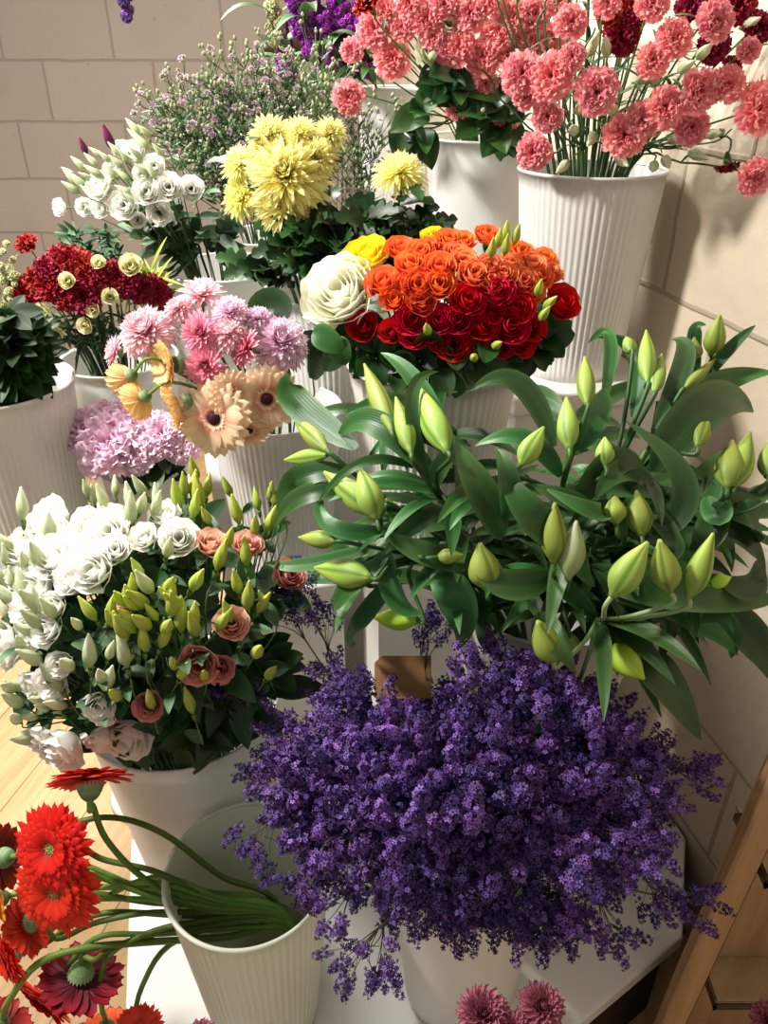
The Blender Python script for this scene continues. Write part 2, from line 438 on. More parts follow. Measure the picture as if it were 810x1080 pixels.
CREAM = organic('cream_rose_petal', '#f3f4cc', '#fbfaea', trans=.3, vary=.04)
YROSE = organic('yellow_rose_petal', '#f5c400', '#fde030', trans=.3, vary=.05)
PURP = organic('statice_purple', '#321d4e', '#58397e', lo=.1, hi=.9, alt='#70529a', trans=.12, vary=.3)
MAG = organic('stock_magenta', '#7a1f86', '#a33bb0', trans=.2, vary=.25)
MAUVE = organic('aster_mauve', '#a98a9c', '#d6c0cc', trans=.2, vary=.15)
CREAMG = organic('cream_green_floret', '#a8b070', '#dcdcae', trans=.2, vary=.15)
DROSE = organic('dusty_pink_flower', '#8a4258', '#b86a80', trans=.2, vary=.15)
PURB = organic('plum_bud', '#5a1a40', '#7d2a58', trans=.15, vary=.1)
PLUM = organic('plum_petal_dark', '#2c1420', '#4a2030', trans=.1)

CARN = {k: variants(carnation_mb, v, 'bloom', m) for k, v, m in (('coral', 4, CORAL), ('crimson', 3, CRIM), ('lilac', 3, LILAC))}
CALYX = calyx_mb().mesh('calyx', GREEN)
CALYXD = calyx_mb(.004, .014).mesh('calyx', GREEN)
BIGCUP = back_cup_mb().mesh('calyx', organic('gerbera_bract', '#5f7a4a', '#87a070', trans=.1, vary=.1))
ROSES = {k: variants(lambda: rose_mb(), 3, 'bloom', m) for k, m in (('orange', ORANGE), ('salmon', ORSAL), ('red', REDR), ('cream', CREAM), ('yellow', YROSE), ('paley', PALEY))}
ROSEBIG = rose_mb(layers=7, wav=.0007, openness=1.0, per=4).mesh('bloom', CREAM)
LISI = {k: variants(lambda: rose_mb(.017, .030, 5, .0008, 1.0), 4, 'bloom', m) for k, m in (('white', WHITE), ('salmon', SALMON), ('dusty', DUSTYROSE))}
LBUD = {k: variants(lambda: bud_mb(.036, .0066, 5, .34, R(3.5,5), .34, .16), 3, 'bud', m) for k, m in (('gw', GWHITE), ('yg', YGREEN), ('plum', PURB), ('white', WHITE), ('orange', ORANGE), ('red', REDR))}
GERB = {k: variants(lambda: gerbera_mb(n=21, w=.17), 3, 'bloom', m) for k, m in (('peach', PEACHP), ('peachy', PEACHY), ('orange', ORG), ('dark', DKRED), ('oryel', ORYEL))}
GERB['red'] = variants(lambda: gerbera_mb(n=40, w=.105, rows_n=4, dr=14), 3, 'bloom', REDG)
GERB['peachy'] = variants(lambda: gerbera_mb(n=22, w=.17, dr=-38), 3, 'bloom', PEACHY)
GERB['redflat'] = variants(lambda: gerbera_mb(n=34, w=.12, rows_n=2, dr=16), 2, 'bloom', ORG)
DISCD = disc_mb(.0078, .006).mesh('flower_centre', DARKC)
DISCG = disc_mb(.0135, .004).mesh('flower_centre', OLIVE)
YMUM = variants(lambda: mum_mb(.03, 210, .062, -28, 86, .35, .16, .5, .7), 3, 'bloom', YEL)
PMUM = {k: variants(lambda: mum_mb(.03, 190, .105, -35, 86, .25, .08, .55, .5), 2, 'bloom', m) for k, m in (('pink', PINKM), ('rose', PINKS), ('lilac', LILM), ('dusty', DROSE))}
for k, m in (('rosegerb', PINKS), ('pinkgerb', PINKM)): PMUM[k] = variants(lambda: mum_mb(.03, 90, .10, -5, 78, .4, .08, .5, .4), 2, 'bloom', m)
def floret_ball(n=26, r=.011, fr=.004):
    mb = MB()
    for k in range(n):
        z = 1-2*(k+.5)/n; a = k*2.39996; q = math.sqrt(1-z*z)
        d = Vector((q*cos(a), q*sin(a), z)); M = Matrix.Translation(d*r) @ axis_quat(d).to_matrix().to_4x4()
        f = MB()
        for j in range(5): petal(f, 2*pi*j/5, 0, 0, fr, fr*.42, 40, 5, cup=.2, nu=2, nv=1, base=.5)
        mb.add(f, M, R(0,1))
    return mb

# ------------------------------------------------------------------ buckets
PLAST = noisy('white_bucket_plastic', '#e6e5e0', '#eeede8', 4, rough=.38, trans=.16, spec=.4)
PLASTG = noisy('greenish_bucket_plastic', '#dfe3d2', '#e8eadc', 4, rough=.35, trans=.25, spec=.4)
BK = {}
def bucket(key, X, Y, drop, r, h, label, ribs=64, mat=None, br=.74, lip=.004):
    z0 = HC - drop - h; t = thing('flower_bucket', label, 'bucket', (X, Y, z0), 'white flower buckets')
    def wall(inner):
        mb = MB(); rows = []; ats = []; n = ribs*4 if ribs else 96
        th = .0022 if inner else 0
        for i in range(15):
            f = i/14; base = r*(br + (1-br)*f) - th
            row = []
            for k in range(n):
                a = 2*pi*k/n
                rb = .0011*cos(ribs*a) if (ribs and .06 < f < .93 and not inner) else 0
                row.append(Vector(((base+rb)*cos(a), (base+rb)*sin(a), h*f + (.003 if inner and i == 0 else 0))))
            rows.append(row); ats.append([(f,0,.5)]*n)
        if not inner:
            for rr, zz in ((r+lip*.6, h-.001), (r+lip*.7, h+.002), (r+.001, h+.0035), (r-.0022, h+.0015)):
                rows.append([Vector((rr*cos(2*pi*k/n), rr*sin(2*pi*k/n), zz)) for k in range(n)]); ats.append([(1,0,.5)]*n)
        mb.grid(rows, ats, closed=True)
        mb.f.append(tuple(range(n))[::-1])
        return mb
    m = wall(False); m2 = wall(True); b = len(m.v)
    m.v += m2.v; m.a += m2.a; m.f += [tuple(i+b for i in f) for f in m2.f]
    m.build('bucket_wall', mat or PLAST, t)
    ring = MB(); rows = []; ats = []; n = 96
    for q in range(9):
        a2 = 2*pi*q/8; rows.append([Vector(((r+.0012+lip*.7*cos(a2))*cos(2*pi*k/n), (r+.0012+lip*.7*cos(a2))*sin(2*pi*k/n), h+.002+.0028*sin(a2))) for k in range(n)]); ats.append([(0,0,.5)]*n)
    ring.grid(rows, ats, closed=True); ring.build('rim', mat or PLAST, t)
    BK[key] = dict(x=X, y=Y, z=z0, r=r, h=h, top=z0+h, t=t)
    return t
def stem_to(parent, bk, p, n, rad=.0016, mat=None, foot=None, sag=.0, neck=.03, ret_path=False, spread=.62):
    """stem from the bottom of bucket bk over its mouth to point p, arriving along n"""
    b = BK[bk]; c = Vector((b['x'], b['y'], 0))
    d = Vector((p.x - b['x'], p.y - b['y'], 0)); L = d.length
    out = d.normalized()*min(L*.55, b['r']*spread) if L > 1e-4 else Vector((0,0,0))
    f0 = foot
    rimp = Vector((b['x']+out.x, b['y']+out.y, b['top'] + .005))
    e = p - Vector(n)*neck
    path = smooth_path([f0, rimp, (rimp+e)/2 + Vector((0,0,.012)), e, p], 4)
    mb = MB(); o = Vector(parent.location)
    tube(mb, [q - o for q in path], rad, rad*.8, 6, R(0,1))
    mb.build('stem', mat or GREEN, parent)
    return path
def foot_of(bk, p=None):
    b = BK[bk]; a = R(0, 2*pi); rr = b['r']*.45*math.sqrt(R(0,1))
    if p is not None:
        d = Vector((b['x']-p.x, b['y']-p.y, 0)); d = d.normalized()*b['r']*.25 if d.length > 1e-4 else d*0
        return Vector((b['x']+rr*cos(a)*.7+d.x, b['y']+rr*sin(a)*.7+d.y, b['z']+.008))
    return Vector((b['x']+rr*cos(a), b['y']+rr*sin(a), b['z']+.008))
def facing(n, up=.5, cam_w=.3, jit=.25):
    v = Vector(n) + Vector((0,0,up)) + Vector((0,-1,.4))*cam_w + Vector((R(-jit,jit), R(-jit,jit), R(-jit,jit)))
    return v.normalized()
def stem_leaves(parent, path, n, L, w, mat, lo=.35, hi=.9, shape=.75, lobes=0, droop=.2, name='leaf'):
    o = Vector(parent.location)
    for k in range(n):
        i = int((lo + (hi-lo)*(k+R(0,.9))/max(1,n))*(len(path)-1)); i = max(0, min(len(path)-1, i))
        p = path[i]; a = R(0, 2*pi); d = Vector((cos(a), sin(a), R(.2,.8))).normalized(); l = L*R(.75,1.2)
        mb = MB(); leaf(mb, p-o, p+d*l*.5+Vector((0,0,l*.12))-o, p+d*l-Vector((0,0,l*droop))-o, w*R(.8,1.2), shape=shape, lobes=lobes, fold=.2)
        mb.build(name, mat, parent)
ORD = ['first','second','third','fourth','fifth','sixth','seventh','eighth','ninth','tenth','eleventh','twelfth','thirteenth','fourteenth','fifteenth','sixteenth','seventeenth','eighteenth','nineteenth','twentieth']
def place_labels(items, desc, where):
    """items: (px,py,label or None). unlabelled ones get their place in the bunch"""
    un = [i for i, it in enumerate(items) if not it[2]]
    out = [it[2] for it in items]
    if not un: return out
    un.sort(key=lambda i: items[i][1]); nrow = 1 if len(un) < 6 else (2 if len(un) < 14 else (3 if len(un) < 30 else (4 if len(un) < 75 else 6)))
    names = {1: [''], 2: ['upper ','lower '], 3: ['top ','middle ','bottom '], 4: ['top ','upper middle ','lower middle ','bottom '], 6: ['top ','second ','third ','fourth ','fifth ','bottom ']}[nrow]
    for r in range(nrow):
        row = un[r*len(un)//nrow:(r+1)*len(un)//nrow]; row.sort(key=lambda i: items[i][0])
        for k, i in enumerate(row):
            pos = 'leftmost' if k == 0 else ('rightmost' if k == len(row)-1 else ORD[min(k, 19)] + ' from the left')
            out[i] = f"{desc}, {pos}, {names[r]}row {where}"
    return out
# ================================================================== the setting
EA = Vector((.97, .242, 0)).normalized(); EB = Vector((-.242, .97, 0)).normalized()   # the display runs along the right wall
def ab(a, b, z=0): return EA*a + EB*b + Vector((0,0,z))
def uv_plane(name, p0, ex, ey, wx, wy, mat):
    me = bpy.data.meshes.new(name); p0 = Vector(p0); ex = Vector(ex); ey = Vector(ey)
    me.from_pydata([p0, p0+ex*wx, p0+ex*wx+ey*wy, p0+ey*wy], [], [(0,1,2,3)])
    uv = me.uv_layers.new(name='UVMap')
    for i, c in enumerate(((0,0),(wx,0),(wx,wy),(0,wy))): uv.data[i].uv = c
    me.materials.append(mat); o = bpy.data.objects.new(name, me); COL.objects.link(o); o['kind'] = 'structure'
    return o
FLOORM = wood('pine_floor', '#b89568', '#cbab7c', planks=.19, ang=.245)
fl = MB(); fl.v = [(-4,-1.0,0),(2.2,-1.0,0),(2.2,4.2,0),(-4,4.2,0)]; fl.f = [(0,1,2,3)]
tag(fl.build('floor', FLOORM, None, False), None, None, kind='structure')
YB = 3.7
uv_plane('wall_back', (-4, YB, 0), (1,0,0), (0,0,1), 4.2, 2.9, block_wall('painted_block_back', '#bbb0a6', '#b3a89e', '#a3988e', (-.36, -.111)))
D_W = .79
w0 = ab(D_W, -1.2); wl = 4.95
uv_plane('wall_right', w0, EB, (0,0,1), wl, 2.9, block_wall('painted_block_right', '#cbbda6', '#c5b69f', '#a99a84', (-2.05+.10, -.02), .4))

WHITEP = noisy('white_painted_board', '#dcdad4', '#e6e4de', 5, rough=.45)
WHITEG = noisy('glossy_white_board', '#e2e1dd', '#ebeae6', 3, rough=.3)
DARKW = noisy('dark_wood_and_plinth_shade', '#2a1a12', '#3a261b', 12, rough=.7)  # stand wood; on the platform base it paints in the shadow
def prism(mb, poly, z0, z1, bev=.004):
    """vertical prism over poly with a softened top edge"""
    c = sum((Vector(p) for p in poly), Vector((0,0,0)))/len(poly)
    def ring(ins, z):
        out = []
        for p in poly:
            d = (c - Vector(p)); d.z = 0
            q = Vector(p) + d.normalized()*ins; out.append(Vector((q.x, q.y, z)))
        return out
    rings = [ring(0, z0), ring(0, z1-bev), ring(bev*.5, z1-bev*.3), ring(bev*1.5, z1)]
    b = len(mb.v); n = len(poly)
    for r in rings: mb.v += [tuple(p) for p in r]
    for i in range(3):
        for k in range(n): mb.f.append((b+i*n+k, b+i*n+(k+1)%n, b+(i+1)*n+(k+1)%n, b+(i+1)*n+k))
    mb.f.append(tuple(b+k for k in range(n))[::-1]); mb.f.append(tuple(b+3*n+k for k in range(n)))
def abbox(a0, a1, b0, b1): return [ab(a0,b0), ab(a1,b0), ab(a1,b1), ab(a0,b1)]
def block(a0, a1, b0, b1, z0, z1, label, top=.018):
    c = ab((a0+a1)/2, (b0+b1)/2, z0); t = thing('display_plinth', label, 'plinth', c, 'white display plinths')
    m = MB(); e = .006
    prism(m, [p-Vector((c.x,c.y,0)) for p in abbox(a0+e, a1-e, b0+e, b1-e)], 0, z1-z0-top); m.build('plinth_body', WHITEP, t, False)
    m = MB(); prism(m, [p-Vector((c.x,c.y,0)) for p in abbox(a0, a1, b0, b1)], z1-z0-top, z1-z0); m.build('plinth_top', WHITEG, t, False)
    return t
# low front platform
poly = [Vector(p+(0,)) for p in ((-.345,.44),(.06,.46),(.27,.62),(.50,.775),)] + [ab(D_W-.005, .80), ab(D_W-.005, 1.05), ab(-.228, 1.05)]
c0 = Vector((.1,.75,0)); t = thing('low_platform', 'low white platform board under the front buckets beside the pine floor', 'platform', c0)
m = MB(); prism(m, [p-c0 for p in poly], .19, .22, .005); m.build('platform_top', WHITEG, t, False)
m = MB(); cc = sum(poly, Vector((0,0,0)))/len(poly); prism(m, [(cc+(p-cc)*.93)-c0 for p in poly], 0, .189); m.build('recessed_shade_plinth', DARKW, t, False)  # dark brown colour stands in for the shade beneath the board
block(.355, .60, .735, .96, .22, .53, 'white plinth on the low platform under the lily buds')
block(.25, .465, 1.06, 1.20, 0, .75, 'white plinth under the bucket of red and orange roses')
block(.02, .22, 1.17, 1.35, 0, .65, 'white plinth under the bucket of peach gerberas')
block(-.006, .37, 1.36, 1.78, 0, .79, 'wide white plinth behind the peach gerberas, its front edge brightly lit')
block(.09, .30, 1.84, 2.04, 0, .78, 'white plinth at the back under the mauve aster bucket')
block(.505, .78, 1.127, 2.25, 0, 1.0, 'tallest white plinth against the right wall under three tall buckets', .03)
block(-.245, -.045, 1.475, 1.68, 0, .65, 'white plinth under the dark red carnation bucket')
# pedestal table on the left
c0 = ab(-.24, 1.37); t = thing('pedestal_table', 'white pedestal table under the left edge bucket and the lilac pink flowers', 'table', c0)
m = MB(); prism(m, [p-c0 for p in abbox(-.45, -.05, 1.275, 1.465)], .625, .65); m.build('table_top', WHITEG, t, False)
m = MB(); tube(m, [Vector((.02,-.02,z)) for z in (.02,.3,.625)], .018, sides=16); m.build('post', WHITEP, t)
m = MB(); tube(m, [Vector((.02,-.02,z)) for z in (0,.02)], .09, .085, 32); m.build('foot', WHITEP, t)

# ------------------------------------------------------------------ buckets
bucket('gerbera', -.183, .665, .95, .108, .33, 'nearly empty ribbed white bucket holding the drooping red gerberas', mat=PLASTG)
bucket('purple', .118, .70, .955, .113, .325, 'white bucket at the front under the purple statice', ribs=0)
bucket('lisi', -.305, .885, .85, .142, .43, 'wide smooth white bucket of white and salmon lisianthus', ribs=0, br=.66)
bucket('lily', .24, .925, .66, .148, .31, 'white bucket of green lily buds on the middle plinth', ribs=0, br=.6)
bucket('rose', .075, 1.15, .41, .130, .34, 'ribbed white bucket of red and orange roses', br=.66)
bucket('peach', -.19, 1.27, .54, .115, .31, 'plain white bucket of peach gerberas and pink chrysanthemums', ribs=72)
bucket('left', -.655, 1.26, .49, .122, .36, 'ribbed white bucket of dark leaves at the left edge')
bucket('small', -.44, 1.29, .66, .078, .19, 'small white bucket of lilac pink carnation heads', ribs=0)
bucket('redcarn', -.525, 1.50, .53, .112, .32, 'white bucket under the dark red carnations', ribs=0)
bucket('whitelis', -.33, 1.63, .385, .122, .325, 'smooth white bucket of closed white lisianthus at the back', ribs=0)
bucket('yellow', -.100, 1.46, .385, .118, .325, 'ribbed white bucket under the yellow chrysanthemums')
bucket('aster', -.275, 1.925, .38, .115, .34, 'smooth white bucket behind, under the mauve asters', ribs=0)
bucket('rearright', .335, 1.372, .170, .116, .33, 'tall ribbed white bucket of coral carnations against the right wall')
bucket('rearmid', .20, 1.68, .150, .12, .35, 'smooth white bucket of pink carnations behind the roses', ribs=0)
bucket('rearback', .05, 2.16, .085, .115, .415, 'farthest ribbed white bucket, under the magenta stocks')
# water in the front bucket
def disc(r, z, n=64):
    m = MB(); m.v = [(r*cos(2*pi*k/n), r*sin(2*pi*k/n), z) for k in range(n)]; m.f = [tuple(range(n))]; return m
wm, wnt, wb = nodes('bucket_water'); wb.inputs['Base Color'].default_value = srgb('#b9c28a'); wb.inputs['Transmission Weight'].default_value = .75
wb.inputs['Roughness'].default_value = .04; wb.inputs['IOR'].default_value = 1.33
disc(.087, .13).build('water', wm, BK['gerbera']['t'])

# ------------------------------------------------------------------ shelving unit at the bottom right
OAK = wood('shelf_wood', '#9c7850', '#b48e66', rough=.5)
OAKD = wood('shelf_wood_dark', '#8a6440', '#a27a50', rough=.55)
BRON = noisy('dark_bronze_rail', '#3a2a1c', '#54402c', 40, rough=.4)
gm, gnt, gb = nodes('clear_glass'); gb.inputs['Base Color'].default_value = (.9,.93,.88,1); gb.inputs['Transmission Weight'].default_value = .95; gb.inputs['Roughness'].default_value = .05
pA = at(700, 1080, .60); pB = at(812, 826, .60)
t = thing('shelving_unit', 'wooden shelving unit with dark rail at the bottom right corner', 'shelf', (.42, .62, 0))
o = Vector((.42,.62,0)); dd = (pB - pA).normalized()
def beam(mb, p, q, ex, ey, w, h):
    """box beam from p to q; section w along ex, h along ey"""
    b = len(mb.v); bev = .003
    for e in (p, q):
        for s, u in ((bev,0),(w-bev,0),(w,bev),(w,h-bev),(w-bev,h),(bev,h),(0,h-bev),(0,bev)): mb.v.append(tuple(e + ex*s + ey*u))
    for k in range(8): mb.f.append((b+k, b+(k+1)%8, b+8+(k+1)%8, b+8+k))
    mb.f.append(tuple(range(b, b+8))[::-1]); mb.f.append(tuple(range(b+8, b+16)))
low = pA - dd*1.0*((pA.z-.0)/dd.z/1.0) if abs(dd.z) > 0 else pA
low = pA - dd*(pA.z/dd.z) ; top = pB + dd*.06
X = Vector((1,0,0)); Yv = Vector((0,1,0)); low = Vector((low.x, .60, 0))
m = MB(); beam(m, low-o, top-o, X, Yv, .034, .010); m.build('front_stile', OAK, t, False)
m = MB(); beam(m, low-o+Vector((.0,.0101,0)), top-o+Vector((0,.0101,0)), X, Yv, .016, .012); m.build('side_panel', OAKD, t, False)
m = MB(); beam(m, low-o+Vector((.05,.08,0)), top-o+Vector((.05,.08,0)), X, Yv, .34, .012); m.build('back_panel', OAK, t, False)
m = MB(); beam(m, low-o+Vector((.052,.03,0)), top-o+Vector((.052,.03,0)), X, Yv, .008, .008); m.build('metal_rail', BRON, t, False)
for py in (938, 1066):
    q = at(752 + (1066-py)*.42, py, .61) - o
    h = t.copy() if False else None
    m = MB()
    for a, b_ in ((Vector((0,0,0)), Vector((.11,0,0))), (Vector((0,.10,0)), Vector((.11,.10,0)))): beam(m, q+a, q+b_, Vector((0,1,0)), Vector((0,0,1)), .004, .014)
    beam(m, q, q+Vector((0,.10,0)), X, Vector((0,0,1)), .004, .014)
    br_ = m.build('shelf_bracket', BRON, t, False)
    m = MB(); beam(m, q+Vector((.005,.005,.010)), q+Vector((.30,.005,.010)), Vector((0,1,0)), Vector((0,0,1)), .11, .006); m.build('glass_shelf', gm, t, False)

# pedestal behind the asters
c0 = at(300, 46, 2.35); c0g = Vector((c0.x, c0.y, 0)); t = thing('pedestal_stand', 'slim dark wooden stand against the back wall, top left of magenta stocks', 'stand', c0g)
m = MB(); tube(m, [Vector((0,0,z)) for z in (.02, .6, c0.z-.03)], .012, sides=10); m.build('post', DARKW, t)
m = MB(); tube(m, [Vector((0,0,c0.z-.03)), Vector((0,0,c0.z+.02))], .05, .062, 20); m.build('bowl', DARKW, t)
m = MB(); tube(m, [Vector((0,0,0)), Vector((0,0,.02))], .12, .11, 24); m.build('foot', DARKW, t)
# ================================================================== bunches
def bloom_at(kind, name, label, cat, group, p, n, size, meshes, bk, ref, calyx=None, cal_scale=1, extras=(), stem_mat=None, stem_r=.0016, neck=.03, leaves=None, foot=None):
    """one cut flower: an Empty at the stem's foot, with stem, bloom, calyx and leaves as parts"""
    f = foot or foot_of(bk, p); t = thing(name, label, cat, f, group)
    q = axis_quat(n); s = size/ref
    me = random.choice(meshes) if isinstance(meshes, list) else meshes
    head = link('bloom' if 'bud' not in me.name else 'bud', me, t, p - f, q, s)
    for nm, em, es in extras: link(nm, em, head, (0, 0, 0), None, es)
    back = Vector(n)
    if calyx: link('calyx', calyx, head, (0, 0, -.004*cal_scale), None, cal_scale)
    path = stem_to(t, bk, p - back*(.012*s), n, stem_r, stem_mat, f, neck=neck)
    if leaves: stem_leaves(t, path, **leaves)
    return t, path

# ---------------------------------------------------------------- coral carnations (rear right bucket and rear middle bucket)
CR = [(754,22,36,'R',0),(711,41,34,'R','coral carnation beside the dark crimson ones at the upper right'),(629,97,40,'R','round coral carnation with pale rim facing forward above the rear right bucket'),(582,81,42,'R',0),(551,78,38,'R',0),
 (564,48,34,'M',0),(602,24,30,'R',0),(483,50,34,'M',0),(509,60,32,'M',0),(496,15,32,'M',0),(526,35,32,'M',0),(483,112,24,'M','small coral carnation low over the broad green leaves'),
 (534,121,28,'M',0),(563,160,32,'R','coral carnation drooping lowest over the rim of the tall right bucket'),(577,122,28,'R',0),(659,142,38,'R',0),(678,127,32,'R',0),(701,113,36,'R',0),
 (737,96,38,'R',0),(729,134,32,'R',0),(767,89,32,'R',0),(800,114,46,'R','large coral carnation cut by the right edge of the photo'),(795,187,32,'R','coral carnation hanging lowest at the right edge'),(687,4,32,'R',0),
 (790,53,22,'R',0),(688,64,30,'R',0),(562,16,32,'M',0),(580,45,32,'M',0),(541,18,32,'M',0),(536,58,30,'M',0),(555,100,26,'R',0),(604,60,24,'R',0),
 (414,62,34,'M',0),(396,31,36,'M',0),(424,30,26,'M',0),(371,53,22,'M','small half open coral carnation left of the pink bunch'),(368,102,30,'M','lone coral carnation hanging beside the aster sprigs'),
 (449,21,30,'M',0),(468,6,28,'M',0),(472,52,28,'M',0),(512,88,24,'M',0),(588,4,28,'M',0),(432,4,30,'M',0),(640,4,26,'R',0),(515,2,30,'M',0),(457,38,24,'M',0),(405,10,26,'M',0),(545,40,26,'M',0)]
labs = place_labels([(a,b,l) for a,b,_,k,l in CR if k == 'R'], 'coral carnation', 'of the rear right bunch')
labm = place_labels([(a,b,l) for a,b,_,k,l in CR if k == 'M'], 'coral pink carnation', 'of the rear middle bunch')
ir = im = 0
CALL = dict(n=2, L=.05, w=.0035, mat=GREEN, lo=.5)
for px, py, d, k, l in CR:
    if k == 'R': p, n = dome(px, py, (.38,1.30,1.52), (.26,.17,.20)); lab = labs[ir]; ir += 1; bk = 'rearright'; g = 'coral carnations in the tall right bucket'
    else: p, n = dome(px, py, (.12,1.60,1.53), (.26,.15,.20)); lab = labm[im]; im += 1; bk = 'rearmid'; g = 'coral carnations in the rear middle bucket'
    s = pxsize(d, p)/2*1.12
    bloom_at('c', 'carnation', lab, 'carnation', g, p, facing(n, .35, .8, .35), s, CARN['coral'], bk, .03, CALYX, 1.0, leaves=CALL, stem_r=.0017)
CRI = [(655,38,34,'large crimson carnation at the top between the coral ones'),(648,8,34,'crimson carnation cut by the top edge, middle'),(752,47,32,'crimson carnation right of the coral pair near the top right'),(776,6,36,'crimson carnation at the top right edge'),
 (668,14,26,'crimson carnation tucked behind the large crimson one'),(730,8,30,'crimson carnation at the top, left of the corner one'),(800,30,28,'crimson carnation against the right edge near the top'),(389,4,30,'crimson carnation at the top beside the magenta stocks'),(772,70,18,'tiny crimson carnation bud under the coral one at upper right')]
for px, py, d, l in CRI:
    p, n = dome(px, py, (.38,1.36,1.52), (.27,.18,.20)); p.y += 0
    bloom_at('c', 'carnation', l, 'carnation', 'crimson carnations at the rear right', p, facing(n, .5, .5, .3), pxsize(d, p)/2*1.15, CARN['crimson'], 'rearright' if px > 500 else 'rearmid', .03, CALYX, 1.0, leaves=CALL, stem_r=.0017)
p, n = dome(767,174,(.38,1.30,1.52), (.26,.17,.20)); bloom_at('c','carnation','half open crimson carnation hanging upside down near the right wall','carnation','crimson carnations at the rear right', p, Vector((.1,-.3,-1)).normalized(), pxsize(24,p)/2, CARN['crimson'],'rearright',.03, CALYX,1.4)
# closed buds and bare stems of the tall bunches
BT = [(745,142),(726,160),(650,165),(640,60),(608,120),(646,120),(606,140),(690,90),(715,75),(642,90),(620,60),(780,130),(700,165),(672,88),(600,170),(780,30),(628,140),(735,62),(705,148),(690,172),(505,125),(455,60)]
bl = place_labels([(a,b,0) for a,b in BT], 'closed green carnation bud', 'among the coral carnations')
for (px, py), l in zip(BT, bl):
    p, n = dome(px, py, (.38,1.33,1.50) if px > 560 else (.12,1.6,1.5), (.24,.15,.19))
    bloom_at('b', 'carnation_bud', l, 'flower bud', 'green carnation buds', p, facing(n,.5,.2,.5), .0075, LBUD['gw'], 'rearright' if px > 560 else 'rearmid', .0068, leaves=CALL, stem_r=.0014)
for k in range(34):
    a = R(-1.2, 1.2); b = BK['rearright']; p = Vector((b['x']+R(-.17,.10), b['y']+R(-.14,.12), 1.33+R(.12,.30)))
    f = foot_of('rearright', p); t = thing('cut_carnation', 'bare green carnation stem with narrow leaves in the tall right bucket', 'stem', f, 'bare stems in the tall right bucket')
    path = stem_to(t, 'rearright', p, Vector((R(-.2,.4),-.1,1)).normalized(), .0017, GREEND, f); stem_leaves(t, path, 2, .07, .003, GREEND, .5)
# cream alstroemeria-like petals among them
for (px,py,l) in ((423,16,'pale peach rose at the top beside the coral carnations'),(455,55,'cream peach rose below the coral carnations at the top'),(472,27,'pale cream rose at the top between coral carnations')):
    p, n = dome(px, py, (.12,1.60,1.53), (.24,.14,.19)); bloom_at('r','rose',l,'rose','cream roses among the coral carnations',p,facing(n,.3,.9,.3),pxsize(30,p)/2,ROSES['cream'],'rearmid',.016,CALYXD)
# broad leaves under the pink bunch
SPT = [(R(425, 548), R(82, 150)) for _ in range(16)]
for (px, py), lb in zip(SPT, place_labels([(a, b, 0) for a, b in SPT], 'broad green leaf sprig', 'over the rear middle bucket')):
    p, n = dome(px, py, (.10,1.62,1.47), (.2,.14,.16)); f = foot_of('rearmid', p)
    t = thing('foliage_sprig', lb, 'foliage', f, 'leaf sprigs of the rear middle bunch')
    path = stem_to(t, 'rearmid', p, facing(n,.4,.2,.3), .0018, GREEND, f); o = Vector(f)
    for j in range(3):
        d = Vector((R(-1,1), R(-1,.1), R(-1,.2))).normalized(); L = R(.05,.08); mb = MB()
        leaf(mb, p-o, p-o+d*L*.5+Vector((0,-.01,.01)), p-o+d*L, L*.33, facing=(R(-.4,.4),-1,.5), shape=.75, wavy=.12, fold=.3); mb.build('leaf', LEAFD if j else LEAFM, t)

# ---------------------------------------------------------------- magenta stocks top left of them
FB = floret_ball(20, .0065, .0105)
FBM = {k: FB.mesh('floret_ball', m) for k, m in (('mag', MAG), ('cream', CREAMG), ('pur', PURP))}
STK = [(300,52,'mag','small magenta stock tip hanging at the left of the stocks'),(345,45,'mag','magenta stock spike low in the middle of the stocks'),(372,48,'mag','magenta stock spike low beside the coral carnations'),(312,8,'mag','magenta stock spike, leftmost of the stocks at the top'),(336,18,'mag','magenta stock spike in the middle of the stocks'),(352,6,'mag','magenta stock spike behind the middle one'),(368,22,'mag','magenta stock spike touching the coral carnations'),(384,14,'mag','magenta stock spike farthest right beside the crimson bloom'),(325,30,'mag','lowest magenta stock spike, above the green stems'),(289,18,'cream','cream green stock spike at the top, above the dark stand'),(322,4,'cream','cream green stock spike between magenta ones')]
for px, py, k, l in STK:
    p = at(px, py, 1.95+R(-.08,.08)); f = foot_of('rearback', p); t = thing('stock_flower', l, 'flower', f, 'stock spikes at the top'); o = Vector(f)
    ax = Vector((R(-.3,0), -.1, 1)).normalized()
    path = smooth_path([o, Vector((BK['rearback']['x']-.07, BK['rearback']['y']-.05, BK['rearback']['top']+.01)), p - ax*.05 + Vector((.03,0,-.02)), p + ax*.05], 5)
    mb = MB(); tube(mb, [q-o for q in path], .003, .002, 6); mb.build('stem', GREEN, t)
    for j in range(14):
        h = -.05 + .1*j/13; a = j*2.4; rr = .013*(1.1-.5*j/13)
        q = p + ax*h + Vector((cos(a)*rr, sin(a)*rr, 0)); link('floret', FBM[k], t, q-o, axis_quat((cos(a), sin(a), .5)), R(.75,1.05)*(1.15-.4*j/13))
    stem_leaves(t, path, 7, .12, .012, LEAFM, .4, .9, droop=.5)
p = at(133, 2, 1.7); t = thing('flower_spike', 'violet blossom tip hanging into the top edge of the photo', 'flower', (p.x, p.y, p.z+.12)); o = Vector(t.location)
mb = MB(); tube(mb, [p-o+Vector((0,0,.25)), p-o+Vector((.003,0,.10)), p-o+Vector((0,0,-.01))], .0018); mb.build('stem', GREEN, t)
for j in range(9): link('floret', FBM['pur'], t, p-o+Vector((R(-.012,.012), R(-.012,.012), -.022+.011*j)), axis_quat((R(-1,1), R(-1,1), -.4)), .85)

